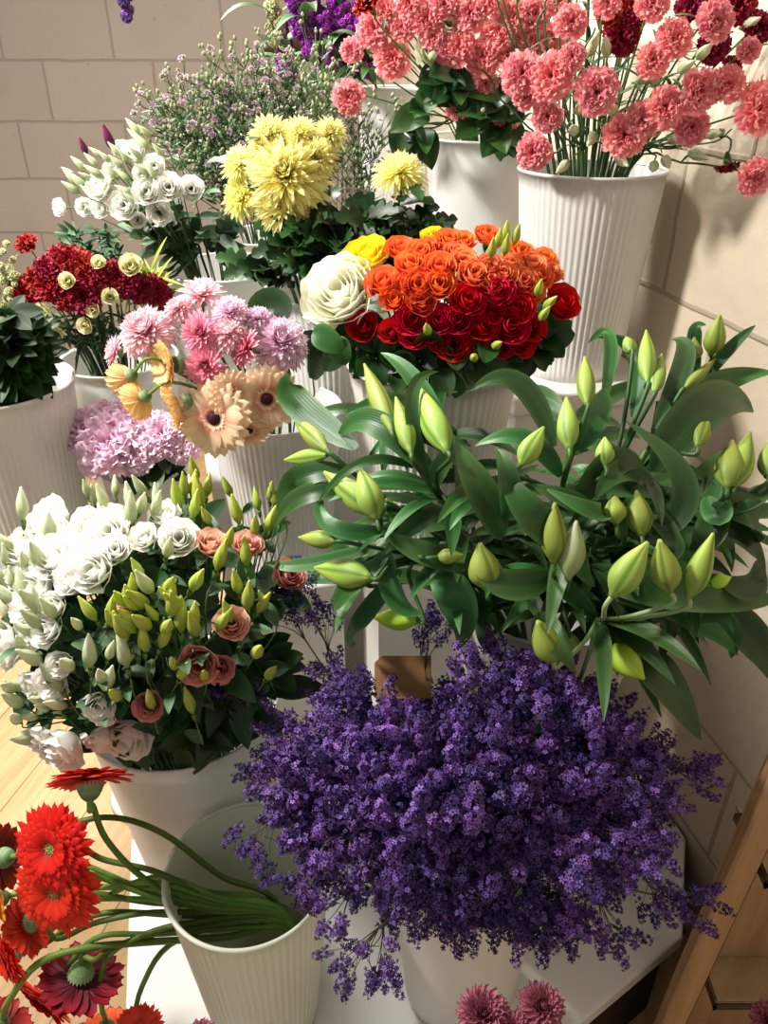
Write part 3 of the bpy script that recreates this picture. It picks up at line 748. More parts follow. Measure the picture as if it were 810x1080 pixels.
# ---------------------------------------------------------------- yellow chrysanthemums
YC = [(301,184,96,'largest yellow chrysanthemum, front and centre of the yellow bunch'),(298,214,70,'yellow chrysanthemum hanging lowest in the yellow bunch'),(255,208,48,'yellow chrysanthemum at the lower left of the yellow bunch'),(253,173,46,'yellow chrysanthemum at the left edge of the yellow bunch'),(284,142,50,'yellow chrysanthemum at the upper left of the yellow bunch'),(316,141,42,'yellow chrysanthemum at the top of the yellow bunch'),(348,140,38,'yellow chrysanthemum at the upper right of the yellow bunch'),(335,165,46,'yellow chrysanthemum at the right of the largest yellow one'),(421,181,58,'lone yellow chrysanthemum apart to the right before a white bucket')]
for px, py, d, l in YC:
    p, n = dome(px, py, (-.13,1.42,1.30), (.13,.09,.12)) if px < 400 else (at(px, py, 1.35), Vector((0,-.3,1)))
    bloom_at('y','chrysanthemum',l,'chrysanthemum','yellow chrysanthemums',p,facing(n,.45 if px < 400 else 1.6,.55,.15),pxsize(d,p)/2*1.1,YMUM,'yellow',.03,BIGCUP,.7,leaves=dict(n=5,L=.075,w=.022,mat=LEAFD,lo=.55,hi=.93,shape=.6,lobes=3,droop=.3),stem_r=.0026)
YT = []
while len(YT) < 56:
    px, py = R(262, 455), R(222, 292)
    if (px < 300 and py < 240) or py > 318 - abs(px-360)*.25: continue
    YT.append((px, py))
for (px, py), lb in zip(YT, place_labels([(a_, b_, 0) for a_, b_ in YT], 'dark lobed leaf sprig', 'under the yellow chrysanthemums')):
    p, n = dome(px, py, (-.07,1.42,1.22), (.16,.11,.11)); f = foot_of('yellow', p)
    t = thing('leaf_sprig', lb, 'foliage', f, 'dark chrysanthemum leaf sprigs'); o = Vector(f)
    path = stem_to(t, 'yellow', p, facing(n,.5,0,.3), .002, GREEND, f)
    for j in range(4):
        a = R(0,6.28); d = Vector((cos(a), -.35+.7*sin(a), R(-.3,.5))).normalized(); L = R(.045,.07); mb = MB()
        leaf(mb, p-o-Vector((0,0,R(0,.03))), p-o+d*L*.5, p-o+d*L+Vector((0,0,-.01)), L*.34, facing=(R(-.5,.5),-.7,.7), shape=.6, lobes=4, nu=28, nv=2); mb.build('leaf', LEAFDD if j % 2 else LEAFD, t)

# ---------------------------------------------------------------- mauve asters (fine sprays)
ASTB = mum_mb(.006, 26, .2, 0, 85, .4, .1).mesh('button_flower', MAUVE)
ASTG = bud_mb(.008, .003, 5, .2, 1, .5, .2, 6, 8).mesh('bud', organic('aster_bud_green', '#7f9468', '#aab08c', trans=.1))
def aster_meshes():
    mb = MB(); tips = []
    tube(mb, quad((0,0,0), (0,0,.08), (R(-.01,.01),0,.16), 6), .0014, .0008, 5)
    for k in range(9):
        z = .03+.014*k; a = k*2.4; L = R(.04,.075); q = quad((0,0,z), (cos(a)*L*.5, sin(a)*L*.5, z+L*.35), (cos(a)*L*.8, sin(a)*L*.8, z+L), 4)
        tube(mb, q, .0009, .0005, 4); tips.append(q[-1])
        for j in range(2):
            b = a+R(-.9,.9); q2 = quad(q[2], q[2]+Vector((cos(b)*.012, sin(b)*.012, .012)), q[2]+Vector((cos(b)*.02, sin(b)*.02, .032)), 3); tube(mb, q2, .0007, .0004, 4); tips.append(q2[-1])
    tips.append(Vector((0,0,.165)))
    lf = MB()
    for k in range(34):
        z = R(0,.15); a = R(0,6.28); d = Vector((cos(a), sin(a), R(.2,1.2))).normalized(); b = Vector((cos(a)*R(0,.03), sin(a)*R(0,.03), z)); L = R(.018,.036)
        leaf(lf, b, b+d*L*.5, b+d*L-Vector((0,0,.004)), L*.10, nu=4, nv=1)
    return mb.mesh('branches', GREENM), lf.mesh('leaves', LEAFM), tips
GREENM = organic('aster_green', '#4a5f36', '#64774a', trans=.1, vary=.2)
AST = [aster_meshes() for _ in range(3)]
AP = [(192,92),(218,80),(216,84),(250,75),(268,68),(296,66),(282,60),(330,66),(318,80),(350,88),(172,105),(185,118),(205,105),(240,100),(262,95),(290,92),(310,105),(180,135),(200,125),(225,125),(250,118),(275,112),(172,128),(205,145),(225,150),(340,105),(355,120),(372,115),(365,150),(382,170),(378,130),(240,140),(215,165),(230,175),(355,100),(305,85),(236,90),(232,185),(222,200),(392,155),(245,165),(385,195),(400,135),(342,82),(160,112)]
al = place_labels([(a,b,0) for a,b in AP], 'mauve aster sprig', 'of the aster bush')
for (px, py), l in zip(AP, al):
    p, n = dome(px, py, (-.25,1.80,1.38), (.30,.14,.16)) if px < 345 else (at(px, py, R(1.6,1.72)), Vector((.2,-.2,1)))
    f = foot_of('aster' if px < 345 else 'yellow', p); t = thing('aster_sprig', l, 'flower', f, 'mauve aster sprigs'); o = Vector(f)
    ax = facing(n, 1.0, 0, .3); q = axis_quat(ax); br_, lf_, tips = random.choice(AST); s = R(.8,1.05); base = p - ax*.15*s
    link('branch', br_, t, base-o, q, s); link('foliage', lf_, t, base-o, q, s)
    for tp in tips:
        w_ = base + q @ (tp*s)
        if random.random() < .16: link('button_flower', ASTB, t, w_-o, q, R(.8,1.25))
        else: link('bud', ASTG, t, w_-o, q, R(.8,1.3))
    pth = stem_to(t, 'aster' if px < 345 else 'yellow', base, ax, .0013, GREENM, f)
    if px < 345: stem_leaves(t, pth, 8, .045, .006, LEAFM, .6, 1.0)

# ---------------------------------------------------------------- white lisianthus, rear left
WL = [(64,219,15,'lone small white lisianthus bloom farthest left against the block wall'),(90,218,16,0),(107,219,18,0),(106,197,24,0),(132,217,26,'white lisianthus bloom at the front of the rear left bunch'),(155,203,24,0),(168,224,22,'lowest white lisianthus bloom of the rear left bunch'),(178,199,26,'round white lisianthus bloom right of centre, rear left bunch'),(202,200,22,'white lisianthus bloom farthest right in the rear left bunch'),(163,176,20,0),(142,162,22,0),(130,159,18,0),(146,232,14,0),(120,180,18,0),(150,184,16,0)]
wl = place_labels([(a,b,l) for a,b,_,l in WL], 'white lisianthus bloom', 'of the rear left bunch')
for (px,py,d,_), l in zip(WL, wl):
    p, n = dome(px, py, (-.44,1.58,1.27), (.16,.10,.10)); bloom_at('w','lisianthus',l,'lisianthus','white lisianthus at the rear left',p,facing(n,.3,.8,.3),pxsize(d,p)/2*1.0,LISI['white'],'whitelis',.017,CALYXD,1,stem_r=.0014,leaves=dict(n=2,L=.06,w=.013,mat=LEAFG,lo=.45,hi=.75))
WB = [(80,186),(84,196),(92,180),(98,190),(92,200),(104,176),(110,188),(118,172),(125,190),(132,178),(138,192),(140,205),(118,205),(128,165),(150,168),(158,186),(150,150),(158,158),(148,142),(172,165),(98,206),(110,166),(144,214),(138,172),(86,205),(104,212),(165,190),(160,145)]
wl = place_labels([(a,b,0) for a,b in WB], 'pale lisianthus bud', 'of the rear left bunch')
for (px,py), l in zip(WB, wl):
    p, n = dome(px, py, (-.44,1.58,1.28), (.16,.10,.10)); bloom_at('w','lisianthus_bud',l,'flower bud','pale lisianthus buds at the rear left',p,(Vector((-.75,-.3,.75))+Vector((R(-.3,.3),R(-.3,.3),R(-.3,.3)))).normalized(),.0062*R(.8,1.2),LBUD['gw'],'whitelis',.0068,stem_r=.0012)
for px,py,l in ((120,159,'large plum coloured bud above the white lisianthus'),(92,164,'small plum coloured bud left of the large one')):
    p, n = dome(px, py, (-.44,1.58,1.28), (.16,.10,.10)); bloom_at('w','lisianthus_bud',l,'flower bud',None,p,Vector((-.2,-.2,1)),.0085 if px > 100 else .006,LBUD['plum'],'whitelis',.0068,stem_r=.0012)
def sprigs(bk, n, box, cen, rad, label, group, mat, L, w, name='leaf_sprig', nl=4, stem=GREEND, shape=.75, lobes=0, fc=(0,-.7,.7), up=.6, ok=None, nu=8):
    PL = []
    for k in range(n):
        for _ in range(30):
            px, py = R(box[0], box[2]), R(box[1], box[3])
            if ok is None or ok(px, py): break
        PL.append((px, py, 0))
    ll = place_labels(PL, label[0], label[1])
    for (px, py, _), lb in zip(PL, ll):
        p, nn = dome(px, py, cen, rad); f = foot_of(bk, p); t = thing(name, lb, 'foliage', f, group); o = Vector(f)
        ax = facing(nn, up, 0, .3); path = stem_to(t, bk, p, ax, .0018, stem, f)
        for j in range(nl):
            a = R(0, 6.28); sd = ax.orthogonal(); d = (Quaternion(ax, a) @ sd + ax*R(.3,1.2)).normalized(); l = L*R(.7,1.25)
            b = p - ax*R(0, .06); mb = MB(); leaf(mb, b-o, b-o+d*l*.5, b-o+d*l-Vector((0,0,l*.15)), w*R(.8,1.2), facing=fc, shape=shape, lobes=lobes, nu=nu); mb.build('leaf', mat, t)
sprigs('whitelis', 16, (150,225,262,275), (-.36,1.62,1.17), (.10,.09,.09), ('grey green leafy stem', 'under the rear left lisianthus'), 'leafy stems of the rear left bunch', LEAFG, .06, .012)

# ---------------------------------------------------------------- dark red carnations, left
DR = [(28,257,20,'dark red carnation standing alone highest at the left'),(52,300,30,0),(28,311,30,'dark red carnation at the left end of its bunch'),(50,284,26,0),(74,276,28,0),(87,280,26,0),(93,293,28,0),(88,312,32,0),(70,311,26,0),(106,288,26,0),(122,291,26,0),(132,298,26,0),(147,304,26,0),(163,306,26,0),(171,314,22,'dark red carnation at the right end beside the pink chrysanthemum'),(62,270,22,0),(40,296,24,0)]
dl = place_labels([(a,b,l) for a,b,_,l in DR], 'dark red carnation', 'of the left bunch')
for (px,py,d,_), l in zip(DR, dl):
    p, n = dome(px, py, (-.56,1.47,1.13), (.16,.10,.09)); bloom_at('c','carnation',l,'carnation','dark red carnations at the left',p,facing(n,.5,.7,.3),pxsize(d,p)/2*1.2,CARN['crimson'],'redcarn',.03,CALYX,1,stem_r=.0015,leaves=CALL)
PY = [(71,296,16,0),(46,330,20,0),(58,351,17,0),(116,313,16,0),(138,280,22,0),(90,343,16,0),(104,277,14,0),(98,327,14,0)]
dl = place_labels([(a,b,l) for a,b,_,l in PY], 'small pale yellow carnation', 'among the dark red ones')
for (px,py,d,_), l in zip(PY, dl):
    p, n = dome(px, py, (-.56,1.46,1.13), (.165,.11,.12)); bloom_at('c','rose',l,'flower','pale yellow flowers among the dark red carnations',p,facing(n,.2,.8,.3),pxsize(d,p)/2*.88,ROSES['paley'],'redcarn',.016,CALYXD,1.3,stem_r=.0013)
sprigs('redcarn', 22, (55,325,135,365), (-.54,1.49,1.05), (.12,.09,.09), ('thin dark leafy stem', 'under the dark red carnations'), 'thin stems of the dark red carnation bunch', GREEND, .05, .003, 'cut_carnation')
sprigs('redcarn', 12, (55,238,135,272), (-.56,1.56,1.17), (.2,.1,.1), ('grey green twig', 'behind the dark red carnations'), 'leafy twigs behind the dark red carnations', LEAFG, .03, .0045, 'leafy_twig', 11)
sprigs('whitelis', 9, (130,275,175,302), (-.42,1.50,1.12), (.10,.06,.07), ('pale green grass tuft', 'right of the dark red carnations'), 'pale grassy stems behind the pink chrysanthemums', YGREEN, .07, .003, 'grass_tuft', 5)

# ---------------------------------------------------------------- left edge bucket: dark leaves and a cream stock
sprigs('left', 48, (-25,325,44,415), (-.66,1.27,1.09), (.11,.11,.12), ('dark leafy stem', 'in the left edge bucket'), 'dark leafy stems in the left edge bucket', LEAFDD, .046, .013, nl=8, shape=.7)
for px, py, l in ((8,285,'cream green stock spike at the left edge'),(20,318,'lower cream green stock spike beside the dark red carnations'),(2,325,'cream green stock spike cut by the left edge')):
    p = at(px, py, 1.38); f = foot_of('left', p); t = thing('stock_flower', l, 'flower', f, 'cream stock spikes at the left edge'); o = Vector(f)
    path = stem_to(t, 'left', p, Vector((.1,0,1)), .0025, GREEN, f)
    for j in range(13):
        h = -.05+.1*j/12; a = j*2.4; link('floret', FBM['cream'], t, p-o+Vector((cos(a)*.012, sin(a)*.012, h)), axis_quat((cos(a), sin(a), .5)), R(.6,.85)*(1.1-.5*j/12))

# ---------------------------------------------------------------- roses
RO = [(361,313,72,'big','large cream white rose at the left of the rose bunch'),(387,273,44,'yellow','bright yellow rose beside the large cream one'),
 (404,300,34,'orange',0),(416,317,28,'orange',0),(422,264,28,'orange',0),(434,281,32,'orange',0),(442,303,34,'orange',0),(445,320,28,'orange',0),(463,302,32,'orange',0),(463,284,32,'orange',0),(443,268,28,'orange',0),(473,256,28,'orange',0),(489,257,24,'orange',0),(514,250,26,'orange','orange rose bud standing highest in the rose bunch'),
 (489,278,28,'salmon',0),(500,291,32,'salmon',0),(516,284,28,'salmon',0),(516,298,28,'salmon',0),(530,291,28,'salmon',0),(549,268,26,'orange',0),(560,282,30,'salmon',0),(574,276,26,'orange',0),(550,298,30,'salmon',0),(567,293,28,'orange',0),(579,289,26,'salmon','salmon orange rose at the right end of the rose bunch'),(560,308,26,'orange',0),(480,268,24,'salmon',0),(453,262,22,'orange',0),(538,280,24,'salmon',0),(427,300,24,'orange',0),
 (457,253,26,'yellow','small yellow rose at the top of the orange ones'),
 (383,345,30,'red','round red rose apart at the left, beneath the cream rose'),(413,350,24,'red',0),(436,337,32,'red',0),(437,354,28,'red',0),(463,338,30,'red',0),(463,360,22,'red',0),(478,364,32,'red',0),(482,338,30,'red',0),(493,318,34,'red',0),(521,308,38,'red','largest red rose with a clear spiral, upper centre'),(544,326,34,'red',0),(537,344,38,'red','broad red rose at the lower centre right'),(509,345,30,'red',0),(502,358,26,'red',0),(528,363,28,'red',0),(549,362,28,'red',0),(560,346,28,'red',0),(591,321,36,'red','red rose sticking out at the right of the rose bunch'),(455,350,24,'red',0),(424,340,20,'red',0),(496,334,24,'red',0),(520,330,24,'red',0),(548,304,22,'red',0)]
for kd, desc in (('orange','orange rose'),('salmon','salmon rose'),('red','red rose')):
    idx = [i for i, r in enumerate(RO) if r[3] == kd]; ll = place_labels([(RO[i][0], RO[i][1], RO[i][4]) for i in idx], desc, f'of the {kd} roses')
    for i, l in zip(idx, ll): RO[i] = RO[i][:4] + (l,)
for px,py,d,k,l in RO:
    p, n = dome(px, py, (.10,1.15,1.165), (.19,.13,.115)); ms = ROSEBIG if k == 'big' else ROSES[k]
    bloom_at('r','rose',l,'rose',{'red':'red roses','orange':'orange roses','salmon':'salmon orange roses'}.get(k),p,facing(n,.55,.65,.22),pxsize(d,p)/2*1.02,ms,'rose',.0175,CALYXD,1.2,stem_r=.0017,leaves=dict(n=1,L=.04,w=.014,mat=LEAFD,lo=.7,hi=.9,shape=.6))
RB = [(524,262),(532,270),(542,258),(518,272),(533,255),(566,312),(573,325),(569,338),(520,366),(500,378),(452,352)]
ll = place_labels([(a,b,0) for a,b in RB], 'tiny green rose bud', 'of the rose bunch')
for (px,py), l in zip(RB, ll):
    p, n = dome(px, py, (.10,1.14,1.165), (.20,.14,.12)); bloom_at('b','rose_bud',l,'flower bud','green rose buds',p,facing(n,.8,.3,.3),.006,LBUD['yg'],'rose',.0068,stem_r=.0012)
sprigs('rose', 34, (345,352,590,395), (.09,1.15,1.13), (.19,.13,.10), ('rose leaf sprig', 'under the rose blooms'), 'rose leaf sprigs', LEAFD, .045, .016, nl=4, shape=.55, fc=(0,-1,.4), up=.1, ok=lambda x,y: y < 398-abs(x-465)*.22)
for px,py,px2,py2 in ((365,385,352,360),(362,372,330,350),(480,420,490,380),(512,390,540,385)):
    p = at(px,py,1.02); f = foot_of('rose', p); t = thing('leaf_sprig','single rose leaf hanging in front of the rose bucket','foliage',f,'hanging rose leaves'); o = Vector(f)
    stem_to(t,'rose',p+Vector((.01,.03,.03)),Vector((-.2,-.8,.2)),.0012,GREEND,f); mb = MB(); e = at(px2,py2,1.03); leaf(mb,e-o,(e+p)/2-o+Vector((0,-.01,.01)),p-o,.017,facing=(0,-1,.3),shape=.55); mb.build('leaf',LEAFM,t)

# ---------------------------------------------------------------- pink chrysanthemums and peach gerberas
PM = [(153,349,64,'pink','pale pink chrysanthemum ball, leftmost of the pink heads',(-.2,-.6,.8)),(212,311,52,'pinkgerb','pale pink chrysanthemum at the top of the pink bunch',(0,-.3,1)),(243,328,44,'lilac','lilac pink chrysanthemum behind the rose pink one',(.1,-.5,1)),(212,351,48,'rosegerb','rose pink gerbera above the lower rose pink one',(-.1,-1,.6)),(217,386,50,'rosegerb','lower rose pink gerbera just above the peach ones',(-.1,-1,.3)),(259,368,46,'rosegerb','rose pink gerbera turned sideways beside the lilac ball',(-.8,-.5,.5)),(296,360,66,'lilac','large lilac pink chrysanthemum ball, rightmost of the pink heads',(.3,-.6,.8)),(241,352,44,'pink','pale pink chrysanthemum hidden in the centre of the pink bunch',(0,-.4,1)),(122,371,38,'pinkgerb','pink gerbera turned to the left edge of the pink bunch',(-.9,-.3,.3)),(188,325,34,'pink','small pale pink chrysanthemum between the left ball and the top one',(-.2,-.4,1)),(272,335,34,'lilac','small lilac chrysanthemum above the large lilac ball',(.1,-.3,1))]
for px,py,d,k,l,nn in PM:
    p, n = dome(px, py, (-.27,1.17,1.09), (.15,.10,.10)); bloom_at('m','chrysanthemum' if 'gerbera' not in l else 'gerbera',l,'chrysanthemum' if 'gerbera' not in l else 'gerbera','pink chrysanthemums and gerberas',p,Vector(nn).normalized(),pxsize(d,p)/2*1.05,PMUM[k],'peach',.03,BIGCUP,.7,stem_r=.0025)
PG = [(227,441,80,'peach','peach gerbera with dark centre facing forward, lowest left',(-.15,-.95,.35)),(281,420,72,'peach','peach gerbera with dark centre facing forward, right',(.25,-.95,.15)),(245,417,54,'peach','half hidden peach gerbera with dark centre between the two open ones',(.5,-.8,.3)),(181,385,60,'peachy','peach gerbera seen edge on, standing tall at the left',(-.8,-.6,.15)),(136,398,48,'peachy','yellow peach gerbera seen from the side, far left',(-.75,.3,-.6)),(150,420,48,'peachy','lower yellow peach gerbera seen from behind at the left',(-.8,.25,-.5)),(190,425,60,'peachy','yellow peach gerbera turned left behind the lowest one',(-.9,-.35,-.2)),(262,452,50,'peach','peach gerbera tucked under the two open ones',(.1,-.8,-.4))]
for px,py,d,k,l,nn in PG:
    p, n = dome(px, py, (-.27,1.16,1.04), (.15,.13,.11)); bloom_at('g','gerbera',l,'gerbera','peach gerberas',p,Vector(nn).normalized(),pxsize(d,p)/2*1.05,GERB[k],'peach',.045,BIGCUP,1.0,extras=[('flower_centre',DISCD,1.0)],stem_mat=GERST,stem_r=.003,neck=.05)
for px0,py0,px1,py1,px2,py2,w_,l in ((300,338,285,305,262,345,.03,'broad dark green leaf above the lilac pink chrysanthemum ball'),(330,400,345,360,320,350,.018,'dark leaf curling at the right of the lilac pink ball')):
    p = at(px1,py1,1.28); f = foot_of('peach', p); t = thing('leaf_sprig', l, 'foliage', f); o = Vector(f); a = at(px0,py0,1.25); b = at(px2,py2,1.25)
    stem_to(t,'peach',a,Vector((0,0,1)),.0015,GREEND,f); mb = MB(); leaf(mb,a-o,p-o,b-o,w_,facing=(0,-1,.4),shape=.5); mb.build('leaf',LEAFD,t)
# bent bare stem at the right of the bunch
p = at(272,374,1.14); f = foot_of('peach'); t = thing('cut_gerbera','bent green gerbera stem hooking over the peach bunch on the right','stem',f); o = Vector(f)
mb = MB(); tube(mb,[q-o for q in smooth_path([f, at(306,455,1.17), at(306,400,1.14), at(296,376,1.13), p],6)],.0028); mb.build('stem',GERST,t)

# ---------------------------------------------------------------- lilac pink carnation heads, small bucket
LP = [(88,452,44,0),(118,468,62,'largest lilac pink carnation head, front of the small bucket'),(130,443,42,0),(108,438,34,0),(171,458,42,0),(152,447,34,0),(192,470,34,'lilac pink carnation head at the right end of the small bucket'),(102,484,34,0),(82,466,24,0),(142,478,40,0),(163,473,26,0),(96,442,28,0)]
ll = place_labels([(a,b,l) for a,b,_,l in LP], 'lilac pink carnation', 'in the small bucket')
for (px,py,d,_), l in zip(LP, ll):
    p, n = dome(px, py, (-.44,1.28,.88), (.12,.08,.065)); bloom_at('c','carnation',l,'carnation','lilac pink carnations in the small bucket',p,facing(n,.6,.7,.15),pxsize(d,p)/2*1.15,CARN['lilac'],'small',.03,CALYX,1,stem_r=.0015)
sprigs('small', 12, (115,480,200,502), (-.42,1.28,.86), (.10,.08,.05), ('dark leaf sprig', 'under the lilac pink carnations'), 'leaves under the lilac pink carnations', LEAFD, .035, .014, nl=3, shape=.5, fc=(0,-1,.5), up=0)
# ---------------------------------------------------------------- mixed lisianthus, front left
LC = (-.295,.875,.825); LR = (.21,.17,.16)
LW = [(55,549,38),(61,565,30),(94,557,32),(118,562,34),(61,591,40),(30,577,36),(100,602,38),(92,582,26),(153,568,24),(189,569,32),(175,545,26),(39,622,36),(20,608,30),(10,679,40),(51,663,30),(36,668,26),(67,787,40),(136,775,38),(108,777,30),(106,742,26),(57,718,30),(39,720,28),(41,777,26),(122,581,26),(24,592,26),(110,752,20),(64,700,22),(118,548,24),(30,640,30),(75,612,26),(44,600,30),(58,640,24)]
extra = {0:'large white lisianthus bloom at the top of the front left bunch',9:'white lisianthus bloom between green buds at the top right',13:'broad white lisianthus bloom cut by the left edge',16:'white lisianthus bloom hanging lowest over the pine floor',17:'white lisianthus bloom hanging over the front of the wide bucket'}
ll = place_labels([(a,b,extra.get(i,0)) for i,(a,b,_) in enumerate(LW)], 'white lisianthus', 'of the front bunch')
LL = dict(n=2, L=.05, w=.012, mat=LEAFG, lo=.35, hi=.85)
for (px,py,d), l in zip(LW, ll):
    p, n = dome(px, py, LC, LR); bloom_at('w','lisianthus',l,'lisianthus','white lisianthus in the front left bunch',p,facing(n,.25,.6,.35),pxsize(d,p)/2*1.1,LISI['white'],'lisi',.017,CALYXD,1.2,stem_r=.0014,leaves=LL)
LS = [(260,577,26,'salmon','salmon lisianthus at the upper right of the front bunch'),(222,575,26,'salmon','pale peach lisianthus at the top centre of the front bunch'),(244,659,28,'salmon','salmon lisianthus standing upright at the right of the front bunch'),(209,700,32,'dusty','large dusty salmon lisianthus at the centre of the front bunch'),(157,744,24,'dusty','dusty salmon lisianthus low in the front bunch'),(303,608,28,'dusty','dusty pink lisianthus at the right edge beside purple statice'),(128,649,18,'salmon','small salmon lisianthus half hidden in green buds'),(232,705,24,'dusty','small dusty salmon lisianthus right of the large one')]
for px,py,d,k,l in LS:
    p, n = dome(px, py, LC, LR); bloom_at('w','lisianthus',l,'lisianthus','salmon lisianthus in the front left bunch',p,facing(n,.5,.5,.3),pxsize(d,p)/2*1.1,LISI[k],'lisi',.017,CALYXD,1.2,stem_r=.0014,leaves=LL)
zc = lambda L: [(x*.4074, 500+y*.4074) for x, y in L]
YB_ = zc([(480,60),(520,90),(510,20),(465,90),(535,60),(500,115),(340,340),(385,345),(455,340),(495,300),(430,305),(370,270),(500,400),(470,410),(560,405),(620,310),(690,350),(665,360),(620,130),(700,70),(670,95),(690,150),(560,250),(530,530),(500,620),(455,505),(375,460),(415,450),(350,390),(280,380),(250,380),(300,395),(325,340),(410,380),(450,370),(510,420),(640,350),(600,385),(585,190),(740,60),(660,160),(720,90),(690,530),(640,240),(725,130),(600,60),(545,130),(495,60),(355,410),(330,430),(465,530),(310,580),(395,610),(345,320),(440,330),(480,350),(390,400),(425,410),(360,350),(660,470)])
GB = zc([(20,240),(45,340),(70,330),(100,370),(15,290),(25,380),(110,400),(160,560),(160,620),(100,630),(60,600),(40,560),(245,80),(280,95),(300,60),(360,100),(395,110),(380,60),(430,215),(15,345),(40,300),(90,420),(60,450),(20,420),(95,340),(75,250),(110,240),(145,370),(110,490),(270,540),(280,480),(330,500),(315,450),(235,500),(185,505),(90,690),(130,610),(50,640),(60,120),(130,170),(230,60),(340,130),(395,310),(270,560),(240,620),(75,560),(130,590),(35,200),(10,210),(340,90),(410,90),(210,400),(175,600)])
for lst, mk, desc, g in ((YB_,'yg','yellow green lisianthus bud','yellow green lisianthus buds'),(GB,'gw','pale green lisianthus bud','pale green lisianthus buds')):
    ll = place_labels([(a,b,0) for a,b in lst], desc, 'of the front bunch')
    for (px,py), l in zip(lst, ll):
        p, n = dome(px, py, LC, (LR[0]*1.03, LR[1]*1.03, LR[2]*1.03)); v = (n*.5 + Vector((R(-.7,.7), .2+R(-.6,.6), 1))).normalized()
        bloom_at('b','lisianthus_bud',l,'flower bud',g,p,v,.0078*R(.7,1.15),LBUD[mk],'lisi',.0068,CALYXD,.6,stem_r=.0012,leaves=dict(n=1,L=.04,w=.008,mat=LEAFG,lo=.6,hi=.9))
sprigs('lisi', 70, (15,560,300,805), (-.295,.885,.80), (.18,.145,.13), ('leafy green stem', 'inside the front left bunch'), 'leafy stems inside the front left bunch', LEAFD, .06, .015, nl=5, up=.4, ok=lambda x,y: ((x-160)/150)**2+((y-670)/145)**2 < 1 and not (x < 90 and y > 740))

# ---------------------------------------------------------------- lilies
YC0 = (.215,.90,.98); YR = (.34,.20,.19)
def lz(x, y): return 290 + x*.642, 330 + y*.642
def lp(x, y, off=0.0):
    px, py = lz(x, y); p, n = dome(px, py, YC0, YR); 
    return p + n*off
LBUDM = [bud_mb(1, .17, 3, .14, .12, .36, .12, 18, 36).mesh('bud', LILYBUD) for _ in range(2)]
LBUDP = bud_mb(1, .17, 3, .2, .15, .42, .10, 16, 30).mesh('bud', organic('lily_bud_pale', '#a9b880', '#c8d2a4', trans=.15, vary=.1))
LBUDB = bud_mb(1, .17, 3, .2, .15, .42, .10, 16, 30).mesh('bud', organic('lily_bud_bright', '#9fc838', '#c4e052', trans=.2, vary=.1))
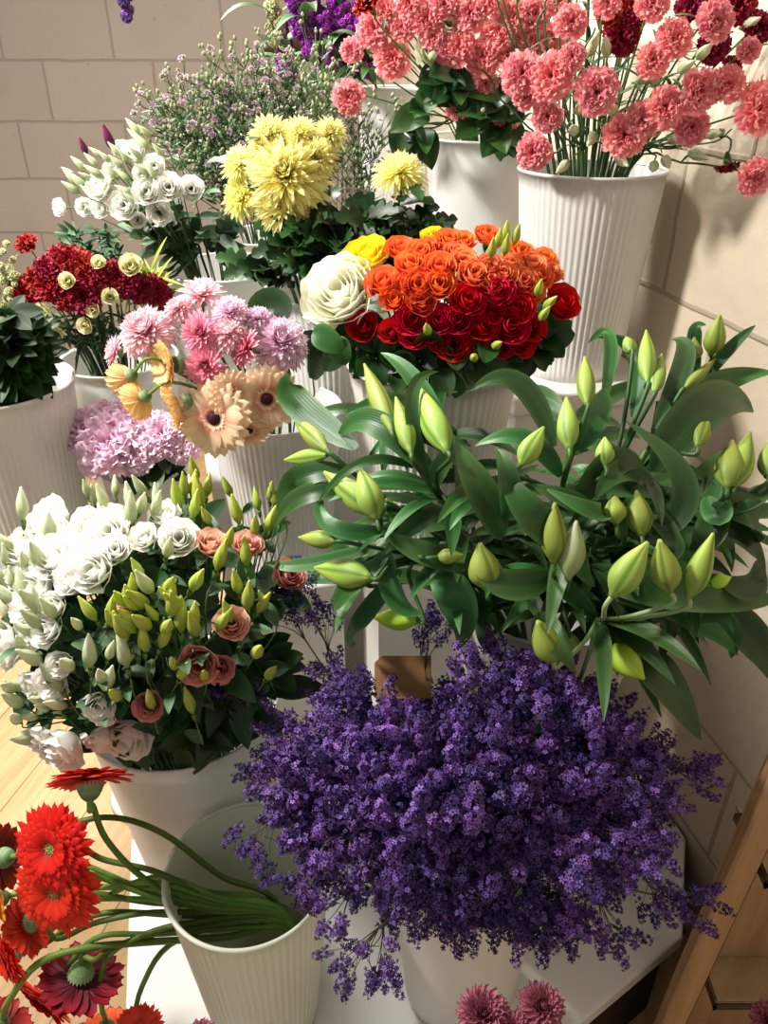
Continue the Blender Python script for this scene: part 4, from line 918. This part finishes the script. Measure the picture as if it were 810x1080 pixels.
# stems: hub point, label, buds (tip, base, width px, kind), leaves (base, mid, tip, half width px)
ST = [
 ((235,262),'lily stem with three tall buds at the upper left of the lily bunch',[((155,103),(200,207),26,0),((205,153),(232,242),24,0),((237,128),(288,240),34,0)],[((290,235),(235,120),(180,83),15),((250,290),(230,170),(270,100),10),((235,245),(170,190),(97,202),17)]),
 ((150,300),'lily stem whose buds point left over the peach bucket',[((40,182),(102,238),22,0),((30,249),(100,243),20,0),((95,268),(180,330),32,0),((152,262),(180,338),32,0)],[((125,215),(50,170),(25,100),20),((215,240),(160,255),(84,316),7),((110,255),(50,280),(0,345),15),((95,290),(55,305),(8,352),13)]),
 ((180,425),'lily stem with a large horizontal bud at the lower left',[((73,413),(168,424),34,0),((166,492),(240,489),27,3),((60,362),(118,368),22,0),((312,395),(270,395),18,0)],[((180,365),(110,350),(68,290),12),((150,395),(60,410),(0,401),10),((255,440),(310,470),(300,552),24),((170,400),(200,460),(248,482),14),((200,430),(150,480),(130,550),14),((175,410),(130,440),(104,482),14)]),
 ((350,470),'lily stem with one squat pointed bud near the middle of the bunch',[((338,373),(350,440),38,0)],[((375,370),(340,300),(298,215),24),((335,520),(350,530),(378,556),11),((460,435),(375,430),(325,395),20),((330,420),(250,400),(175,352),18)]),
 ((480,285),'lily stem with two upright buds beside the rose bucket',[((505,93),(507,167),22,0),((477,147),(480,232),26,0),((440,195),(402,258),26,0),((535,215),(535,258),22,0)],[((462,210),(400,135),(325,148),14),((475,260),(410,205),(328,215),14),((500,215),(530,170),(545,118),16),((540,325),(480,310),(418,285),14)]),
 ((590,210),'lily stem with a pair of slim buds at the top of the bunch',[((604,53),(605,130),22,0),((630,85),(612,152),20,0),((575,50),(578,90),16,0)],[((598,150),(590,80),(532,33),9),((545,130),(545,75),(512,68),9),((640,165),(660,110),(645,65),13)]),
 ((640,190),'lily stem with a long bare top and tall bud against the wall',[((728,12),(708,88),24,0),((686,48),(683,95),18,0),((712,100),(660,145),14,0),((702,168),(683,228),22,0)],[((705,95),(745,60),(785,30),8),((700,90),(680,50),(705,30),9),((640,245),(690,170),(790,158),28),((655,165),(720,118),(812,122),16)]),
 ((470,480),'lily stem with a green and a pale bud side by side at the centre',[((455,313),(455,405),30,0),((490,340),(478,430),31,2),((480,575),(480,515),30,0)],[((480,385),(420,335),(370,262),22),((380,345),(385,285),(365,230),15),((500,315),(545,250),(605,255),20),((500,350),(490,400),(520,440),14),((570,320),(520,330),(440,290),12)]),
 ((533,500),'lily stem with a pale forked stalk and a bright bud hanging over the statice',[((580,363),(530,430),36,0),((596,360),(612,424),34,0),((606,601),(548,548),34,3),((425,458),(450,505),36,0),((425,600),(455,590),26,0),((672,352),(638,430),28,0)],[((560,465),(690,440),(812,462),26),((430,560),(440,510),(492,590),22),((540,540),(620,580),(700,702),30),((530,600),(500,655),(408,686),18),((560,470),(640,470),(705,535),24),((600,490),(690,500),(760,560),17)]),
 ((720,370),'lily stem with a double bud at the right of the bunch',[((772,203),(738,290),30,0),((745,215),(725,292),32,0),((805,215),(788,275),26,0),((812,262),(795,292),18,0)],[((722,300),(705,335),(735,295),16),((730,350),(780,370),(793,437),14),((812,280),(760,300),(720,335),24),((735,310),(700,360),(690,395),20),((812,380),(760,330),(730,330),22)]),
 ((610,390),'lily stem with a short bud beneath the curled leaf',[((590,293),(590,362),30,0),((550,300),(552,345),26,0)],[((600,385),(665,300),(572,186),17),((640,280),(560,260),(520,310),16),((620,330),(640,380),(600,400),12)]),
 ((740,470),'lily stem drooping at the lower right against the wall',[((735,424),(698,434),16,3)],[((735,500),(790,540),(812,600),24),((600,450),(700,490),(760,460),22),((690,470),(740,500),(745,560),14),((812,420),(760,440),(720,430),18)]),
]
PALEST = organic('pale_lily_stalk', '#7f9a64', '#93ab74', trans=.05)
SPATH = {}
for hub, lab, buds, leaves in ST:
    fw = .035 if hub == (533, 500) else 0.0
    H = lp(*hub, -.045 + fw*1.6); f = foot_of('lily', H); t = thing('lily', lab, 'lily', f, 'lily stems'); o = Vector(f)
    b = BK['lily']; d = Vector((H.x-b['x'], H.y-b['y'], 0)); dl = min(d.length*.5, b['r']*.75); d = d.normalized()*dl
    rim = Vector((b['x']+d.x, b['y']+d.y, b['top']+.01)); path = smooth_path([f, rim, (rim+H)/2+Vector((0,0,.02)), H], 6)
    mb = MB(); tube(mb, [q-o for q in path], .0042, .0032, 8); mb.build('stem', GREEN, t)
    for tip, base, wpx, kind in buds:
        fb = fw + (.04 if kind == 3 and fw else 0)
        B = lp(*base, R(.012,.02)+fb); T = lp(*tip, R(.006,.02)+fb); ax = (T-B)
        if fw and kind == 3: B, T = at(*lz(*base), .70), at(*lz(*tip), .64); ax = T-B
        L = ax.length; wr = pxsize(wpx, B)*.5*.93
        me = LBUDP if kind == 2 else LBUDB if kind == 3 else random.choice(LBUDM)
        link('bud', me, t, B-o, axis_quat(ax), (wr/.17, wr/.17, L))
        mb = MB(); tube(mb, [q-o for q in smooth_path([path[-3], H + (B-H)*.35 - ax.normalized()*.004, B - ax.normalized()*.012, B + ax.normalized()*.002], 4)], .0024, .0028, 6); mb.build('pedicel', LEAFM if hub != (533,500) else PALEST, t)
    for li, (p0, p1, p2, hw) in enumerate(leaves):
        fl_ = fw*1.3 if li in (1, 3) else 0
        A = lp(*p0, R(-.03,-.01)+fl_); M_ = lp(*p1, R(.0,.035)+fl_); T = lp(*p2, R(-.01,.02)); ctrl = M_*2 - (A+T)*.5; ctrl = M_*1.0 + (ctrl-M_)*.7
        if fw and li in (1, 2, 3): A, M_, T = at(*lz(*p0), .76), at(*lz(*p1), .66), at(*lz(*p2), .63); ctrl = M_*1.7 - (A+T)*.35
        mb = MB(); leaf(mb, A-o, ctrl-o, T-o, pxsize(hw, M_)*.86, facing=Vector((R(-.6,.6), -.6, .65)), fold=.22, nu=16, nv=5, shape=.7, tw=R(-.5,.5), wavy=.04); mb.build('leaf', LILYLEAF, t)
    for k in range(9):
        q = path[int(len(path)*R(.45,.98))-1]; a = R(0,6.28); dv = Vector((cos(a), sin(a)*.8-.25, R(.0,.7))).normalized(); L = R(.09,.15)
        mb = MB(); leaf(mb, q-o, q-o+dv*L*.5+Vector((0,0,.02)), q-o+dv*L-Vector((0,0,.02)), R(.008,.013), facing=(R(-.4,.4),-.4,.9), fold=.25, nu=12, nv=3, shape=.7, tw=R(-.4,.4)); mb.build('leaf', LILYLEAF, t)
for k in range(15):
    px, py = R(390, 760), R(430, 660); H = dome(px, py, (.215,.91,.96), (.26,.15,.15))[0]; f = foot_of('lily', H); t = thing('lily', 'budless leafy lily stem, %s and %s inside the lily bunch' % ('left' if px < 500 else 'centre' if px < 640 else 'right', 'high' if py < 540 else 'low'), 'lily', f, 'budless leafy lily stems'); o = Vector(f)
    path = stem_to(t, 'lily', H, Vector((R(-.5,.5),-.3,1)).normalized(), .0038, GREEN, f)
    for j in range(9):
        q = path[int(len(path)*R(.5,1))-1]; a = R(0,6.28); dv = Vector((cos(a), sin(a)*.8-.2, R(-.2,.6))).normalized(); L = R(.09,.15)
        mb = MB(); leaf(mb, q-o, q-o+dv*L*.5+Vector((0,0,.02)), q-o+dv*L-Vector((0,0,.025)), R(.009,.014), facing=(R(-.4,.4),-.4,.9), fold=.25, nu=12, nv=3, shape=.7, tw=R(-.4,.4)); mb.build('leaf', LILYLEAF, t)

# ---------------------------------------------------------------- purple statice
def spike_mesh():
    mb = MB(); tw = MB(); n = 26; L = .038
    ax = quad((0,0,0), (0,R(-.004,.004),.02), (R(-.008,.008),R(-.006,.006),L), 6)
    f0 = MB()
    for j in range(5): petal(f0, 2*pi*j/5, .0006, .0028, .0030, .0014, 35, 5, cup=.1, nu=1, nv=1, base=.5)
    rows = [[Vector((.0004*cos(2*pi*k/5), .0004*sin(2*pi*k/5), 0)) for k in range(5)], [Vector((.0011*cos(2*pi*k/5), .0011*sin(2*pi*k/5), .0034)) for k in range(5)]]
    f0.grid(rows, [[(0,0,0)]*5, [(.3,0,0)]*5], closed=True)
    for k in range(n):
        t = .15 + .85*k/(n-1); p = ax[min(6, int(t*6))]; a = k*2.4; spread = .008*(1.15-.7*t)
        q = Vector((p.x+cos(a)*spread*R(.3,1.1), p.y+sin(a)*spread*R(.3,1.1), t*L + R(-.002,.002)))
        M = Matrix.Translation(q) @ axis_quat((cos(a), sin(a), R(.2,1.2))).to_matrix().to_4x4() @ Matrix.Scale(R(.85,1.3), 4)
        mb.add(f0, M, R(0,1))
    return mb.mesh('floret_spike', PURP)
SPK = [spike_mesh() for _ in range(5)]
TWIG = organic('statice_twig', '#4c4630', '#6a6440', trans=.0, vary=.2)
PC = (.125,.72,.72); PR = (.285,.20,.165)
def spray(px, py, label, group, nb=12, spread=1.0, p=None, n=None, size=1.0):
    if p is None: p, n = dome(px, py, PC, PR); p = p + n*R(-.045,.02)
    f = foot_of('purple', p); t = thing('statice_spray', label, 'statice', f, group); o = Vector(f)
    ax = facing(n, .25, 0, .45); hub = p - ax*.075*size
    b = BK['purple']; d = Vector((hub.x-b['x'], hub.y-b['y'], 0)); dl = min(d.length*.6, b['r']*.75); d = (d.normalized() if d.length > 1e-4 else d)*dl
    rim = Vector((b['x']+d.x, b['y']+d.y, b['top']+.01)); mb = MB()
    tube(mb, [q-o for q in smooth_path([f, rim, (rim+hub)/2+Vector((0,0,.01)), hub], 5)], .0014, .0011, 5)
    mb.build('stem', TWIG, t); tw = MB(); tips = []
    for k in range(nb):
        a = k*2.4+R(-.4,.4); e = R(.15,1.0)*spread*math.sqrt((k+.5)/nb); sd = Quaternion(ax, a) @ ax.orthogonal().normalized()
        dv = (ax + sd*e*1.1).normalized(); L = R(.045,.09)*size; mid = hub + ax*L*.4 + dv*L*.2; e_ = hub + dv*L
        tube(tw, [q-o for q in quad(hub, mid, e_, 3)], .0007, .0004, 4, cap=False); tips.append((e_, dv))
        if random.random() < .5:
            d2 = (dv + Vector((R(-.8,.8), R(-.8,.8), R(-.4,.8)))).normalized(); e2 = mid + d2*.03; tube(tw, [mid-o, e2-o], .0005, .0004, 4, cap=False); tips.append((e2, d2))
    t_w = tw.build('twig', TWIG, t)
    for e_, dv in tips: link('floret_spike', random.choice(SPK), t_w, e_-o-dv*.008, axis_quat(dv), R(.75,1.1)*size)
    return t
PS = []; tries = 0
while len(PS) < 96 and tries < 20000:
    tries += 1; x, y = R(290, 700), R(680, 980)
    dx, dy = (x-492)/195, (y-832)/142
    if dx*dx + dy*dy > 1: continue
    if (y < 770 and 378 < x < 500) or (x >= 500 and y < 715): continue
    if min([9]+[math.hypot((x-a), (y-b)) for a, b in PS]) < 0: continue
    if any(math.hypot(x-a, y-b) < 23 for a, b in PS): continue
    PS.append((x, y))
OUT = [(700,800,0),(705,845,0),(690,890,0),(660,945,0),(720,830,0),(300,640,0),(345,655,0),(330,690,0),(250,720,'purple statice spray leaning over the front lisianthus'),(265,755,'purple statice spray at the left, below the lisianthus bunch'),(245,820,'purple statice spray reaching left toward the red gerberas'),(262,888,'thin purple statice spray over the open bucket mouth'),(295,960,'purple statice spray dipping into the gerbera bucket'),(340,1010,'lowest left purple statice spray beside the ribbed bucket'),(405,1010,0),(370,1000,0),(450,640,'tall purple statice tip rising before the lily leaves'),(452,662,0),(535,985,0),(590,985,0),(640,990,0),(735,945,'purple statice spray low at the right over the white board'),(745,820,'purple statice spray farthest right, near the wall corner'),(715,880,0),(720,970,'lowest right purple statice spray over the white board'),(655,1000,0),(700,935,0),(445,1000,0),(305,605,'violet statice tip beside the dusty pink lisianthus'),(480,1005,0),(300,850,0),(285,800,0),(730,790,0)]
allp = [(x,y,0) for x,y in PS] + OUT
placed = place_labels(allp, 'purple statice spray', 'of the statice mass')
# rows of named places in the mass
NC = ['far left','left','centre left','centre','centre right','right','far right']; NR = ['upper','upper middle','lower middle','lower']
for (x, y, l), lab in zip(allp, placed):
    edge = l is not 0 and bool(l)
    c = NC[max(0, min(6, int((x-230)/76)))]; r = NR[max(0, min(3, int((y-600)/110)))]
    out_ = (((x-492)/195)**2+((y-832)/142)**2) > 1
    spray(x, y, lab, 'purple statice sprays', nb=6 if out_ else 12, size=.75 if out_ else R(.75,.95), spread=.8 if out_ else 1.1)
# sprays inside the bunch
for k in range(22):
    a = R(0,6.28); rr = math.sqrt(R(0,1)); p = Vector((PC[0]+.15*rr*cos(a), PC[1]+.12*rr*sin(a), PC[2]-.03+R(-.02,.06)))
    spray(0, 0, 'purple statice spray deep inside the statice mass', 'inner statice sprays', p=p, n=(p-Vector((PC[0],PC[1],PC[2]-.12))).normalized(), nb=11)

# kraft tag
p = at(425, 714, .76); t_n = Vector((0,-.75,.65)).normalized(); KR = noisy('kraft_paper', '#8a623e', '#9c7148', 60, rough=.8)
wv, hv = pxsize(60,p), pxsize(44,p); mb = MB(); ex = Vector((1,0,0)); ey = t_n.cross(ex)*1.0
if ey.z < 0: ey = -ey
pts = [(-.5,-.5),(.5,-.5),(.5,.5),(-.36,.5),(-.5,.34)]
b0 = [ex*a*wv + ey*b*hv for a, b in pts]; mb.v = [tuple(q) for q in b0] + [tuple(q - t_n*.0008) for q in b0]
mb.f = [(0,1,2,3,4),(9,8,7,6,5)] + [(k,5+k,5+(k+1)%5,(k+1)%5) for k in range(5)]
tg = thing('kraft_tag', 'brown kraft paper tag stuck among the purple statice', 'tag', (.12,.78,.35)); o = Vector(tg.location)
card = mb.build('card', KR, tg, False); card.location = p - o
mb = MB(); tube(mb, [Vector((0,-.03,.03)), Vector((0,-.03,.2)), p-o-ey*hv*.4-t_n*.002], .0015); mb.build('stick', TWIG, tg)

# ---------------------------------------------------------------- red gerberas drooping over the front bucket
GB0 = BK['gerbera']
def gstem(pts): return [at(x, y, Y) for x, y, Y in pts]
inb = Vector((GB0['x']+.06, GB0['y']+.02, GB0['z']+.03))
RG = [
 ('red',   (95,824,.66), (-.15,.82,.58), 86,'redflat','red gerbera on a curved stem, seen from the side, highest of the red ones',[(98,850,.66),(112,885,.655),(150,925,.65),(205,955,.65),(290,968,.665)],DISCG),
 ('red',   (57,893,.62), (-.25,-.85,.55), 88,'red','red gerbera facing forward, upper of the two open ones',[(105,905,.66),(160,918,.655),(215,940,.65),(290,962,.665)],DISCG),
 ('red',   (62,937,.60), (-.2,-.93,.42), 96,'red','red gerbera facing forward, lower of the two open ones',[(105,925,.65),(160,945,.65),(220,958,.65),(300,968,.665)],DISCG),
 ('dark',  (30,975,.63), (-.7,-.1,-.5), 62,'orange','orange red gerbera seen from behind, under the open pair',[(60,990,.63),(105,972,.64),(180,962,.65),(300,974,.665)],DISCG),
 ('dark',  (85,1030,.60), (-.2,-.2,-.9), 84,'dark','dark red gerbera hanging face down at the bottom',[(100,1012,.60),(120,1000,.62),(190,975,.64),(300,972,.665)],DISCG),
 ('dark',  (48,1052,.62), (-.5,-.7,-.3), 74,'orange','orange red gerbera at the bottom left of the hanging ones',[(62,1035,.62),(100,990,.62),(170,985,.64),(300,976,.665)],DISCG),
 ('dark',  (-2,1085,.60), (-.4,-.2,-.9), 70,'dark','dark gerbera at the bottom left corner on a thick pale stem',[(8,1058,.60),(38,1018,.60),(85,1001,.61),(150,994,.63),(240,988,.65),(300,978,.665)],DISCG),
 ('dark',  (112,1092,.60), (0,-.3,-.9), 74,'orange','orange gerbera head at the bottom edge on a bent pale stem',[(108,1066,.60),(106,1035,.60),(118,1005,.615),(165,985,.64),(300,974,.665)],DISCG),
 ('oryel', (-6,950,.64), (-.6,-.5,.3), 66,'oryel','yellow orange gerbera cut by the left edge',[(30,941,.64),(90,941,.65),(160,952,.66),(300,968,.665)],DISCG),
 ('dark',  (2,905,.66), (-.7,.1,-.3), 66,'dark','dark red gerbera at the left edge, seen from behind',[(22,895,.68),(45,880,.69),(110,862,.70),(170,878,.70),(235,925,.69),(290,955,.68)],DISCG),
 ('red',   (10,1010,.62), (-.5,-.6,.1), 62,'red','red gerbera at the left edge below the orange one',[(40,1000,.64),(100,965,.65),(180,965,.66),(300,972,.665)],DISCG),
 ('red',   (146,1088,.58), (.2,-.5,.8), 50,'redflat','red gerbera tip peeking up at the bottom edge',[(140,1095,.59),(150,1040,.62),(190,990,.65),(300,974,.665)],DISCG),
]
for i, (k, hp, n, d, mk, l, pts, dm) in enumerate(RG):
    p = at(*hp); n = Vector(n).normalized(); f = inb + Vector((R(-.02,.02), R(-.03,.03), 0)); t = thing('gerbera', l, 'gerbera', f, 'red and orange gerberas'); o = Vector(f)
    s = pxsize(d, p)/2/.045*1.1; q = axis_quat(n)
    hd = link('bloom', random.choice(GERB[mk]), t, p-o, q, s); link('flower_centre', dm, hd); link('calyx', BIGCUP, hd, (0,0,-.002))
    ins = GB0['top'] - .02
    path = smooth_path([f + Vector((0,0,.0)), at(pts[-1][0], pts[-1][1]+R(-6,6), pts[-1][2])] + gstem(pts[:-1][::-1]) + [p - n*.028*s, p - n*.012*s], 6)
    mb = MB(); tube(mb, [q_-o for q_ in path], .0042 if i != 6 else .0048, .0036 if i != 6 else .005, 8, R(0,1)); mb.build('stem', GERST, t)
for k in range(5):
    y0 = R(905, 955); pts = [(95+R(-10,10), y0, .66), (165, 925+k*6, .655), (230, 945+k*4, .65), (300, 962+k*2, .665)]
    f = inb + Vector((R(-.02,.02), R(-.03,.03), 0)); t = thing('cut_gerbera', 'green gerbera stem lying across the rim of the front bucket', 'stem', f, 'gerbera stems over the rim'); o = Vector(f)
    mb = MB(); tube(mb, [q-o for q in smooth_path([f]+gstem(pts[::-1]), 6)], .0042, .0036, 8, R(0,1)); mb.build('stem', GERST, t)

# ---------------------------------------------------------------- dusty pink flowers at the bottom edge and in the corner
bk_ = BK['gerbera']
def dusty(px, py, Y, d, l, n):
    p = at(px, py, Y); f = Vector((p.x, p.y-.02, .02)); t = thing('chrysanthemum', l, 'chrysanthemum', f, 'dusty pink flowers at the bottom edge'); o = Vector(f); n = Vector(n).normalized()
    link('bloom', random.choice(PMUM['dusty']), t, p-o, axis_quat(n), pxsize(d,p)/2/.03); link('calyx', BIGCUP, t, p-o, axis_quat(n), .7)
    mb = MB(); tube(mb, [q-o for q in smooth_path([f, (f+p)/2+Vector((.01,0,0)), p-n*.01], 6)], .0025); mb.build('stem', GREEND, t); return t
dusty(510,1070,.44,62,'dusty pink chrysanthemum at the bottom edge, larger of the pair',(0,-.3,1)); dusty(572,1062,.45,56,'dusty pink chrysanthemum at the bottom edge, right of the pair',(.2,-.3,1))
dusty(540,1085,.43,44,'dusty pink chrysanthemum between the pair at the bottom edge',(0,-.3,1))
dusty(210,1096,.45,44,'pale mauve flower tip at the bottom edge before the ribbed bucket',(0,-.2,1)); dusty(285,1098,.45,36,'small pink flower tip at the bottom edge under the ribbed bucket',(0,-.2,1))
dusty(812,1078,.55,44,'pink flower at the bottom right corner inside the wooden shelving',(-.3,-.5,.8))
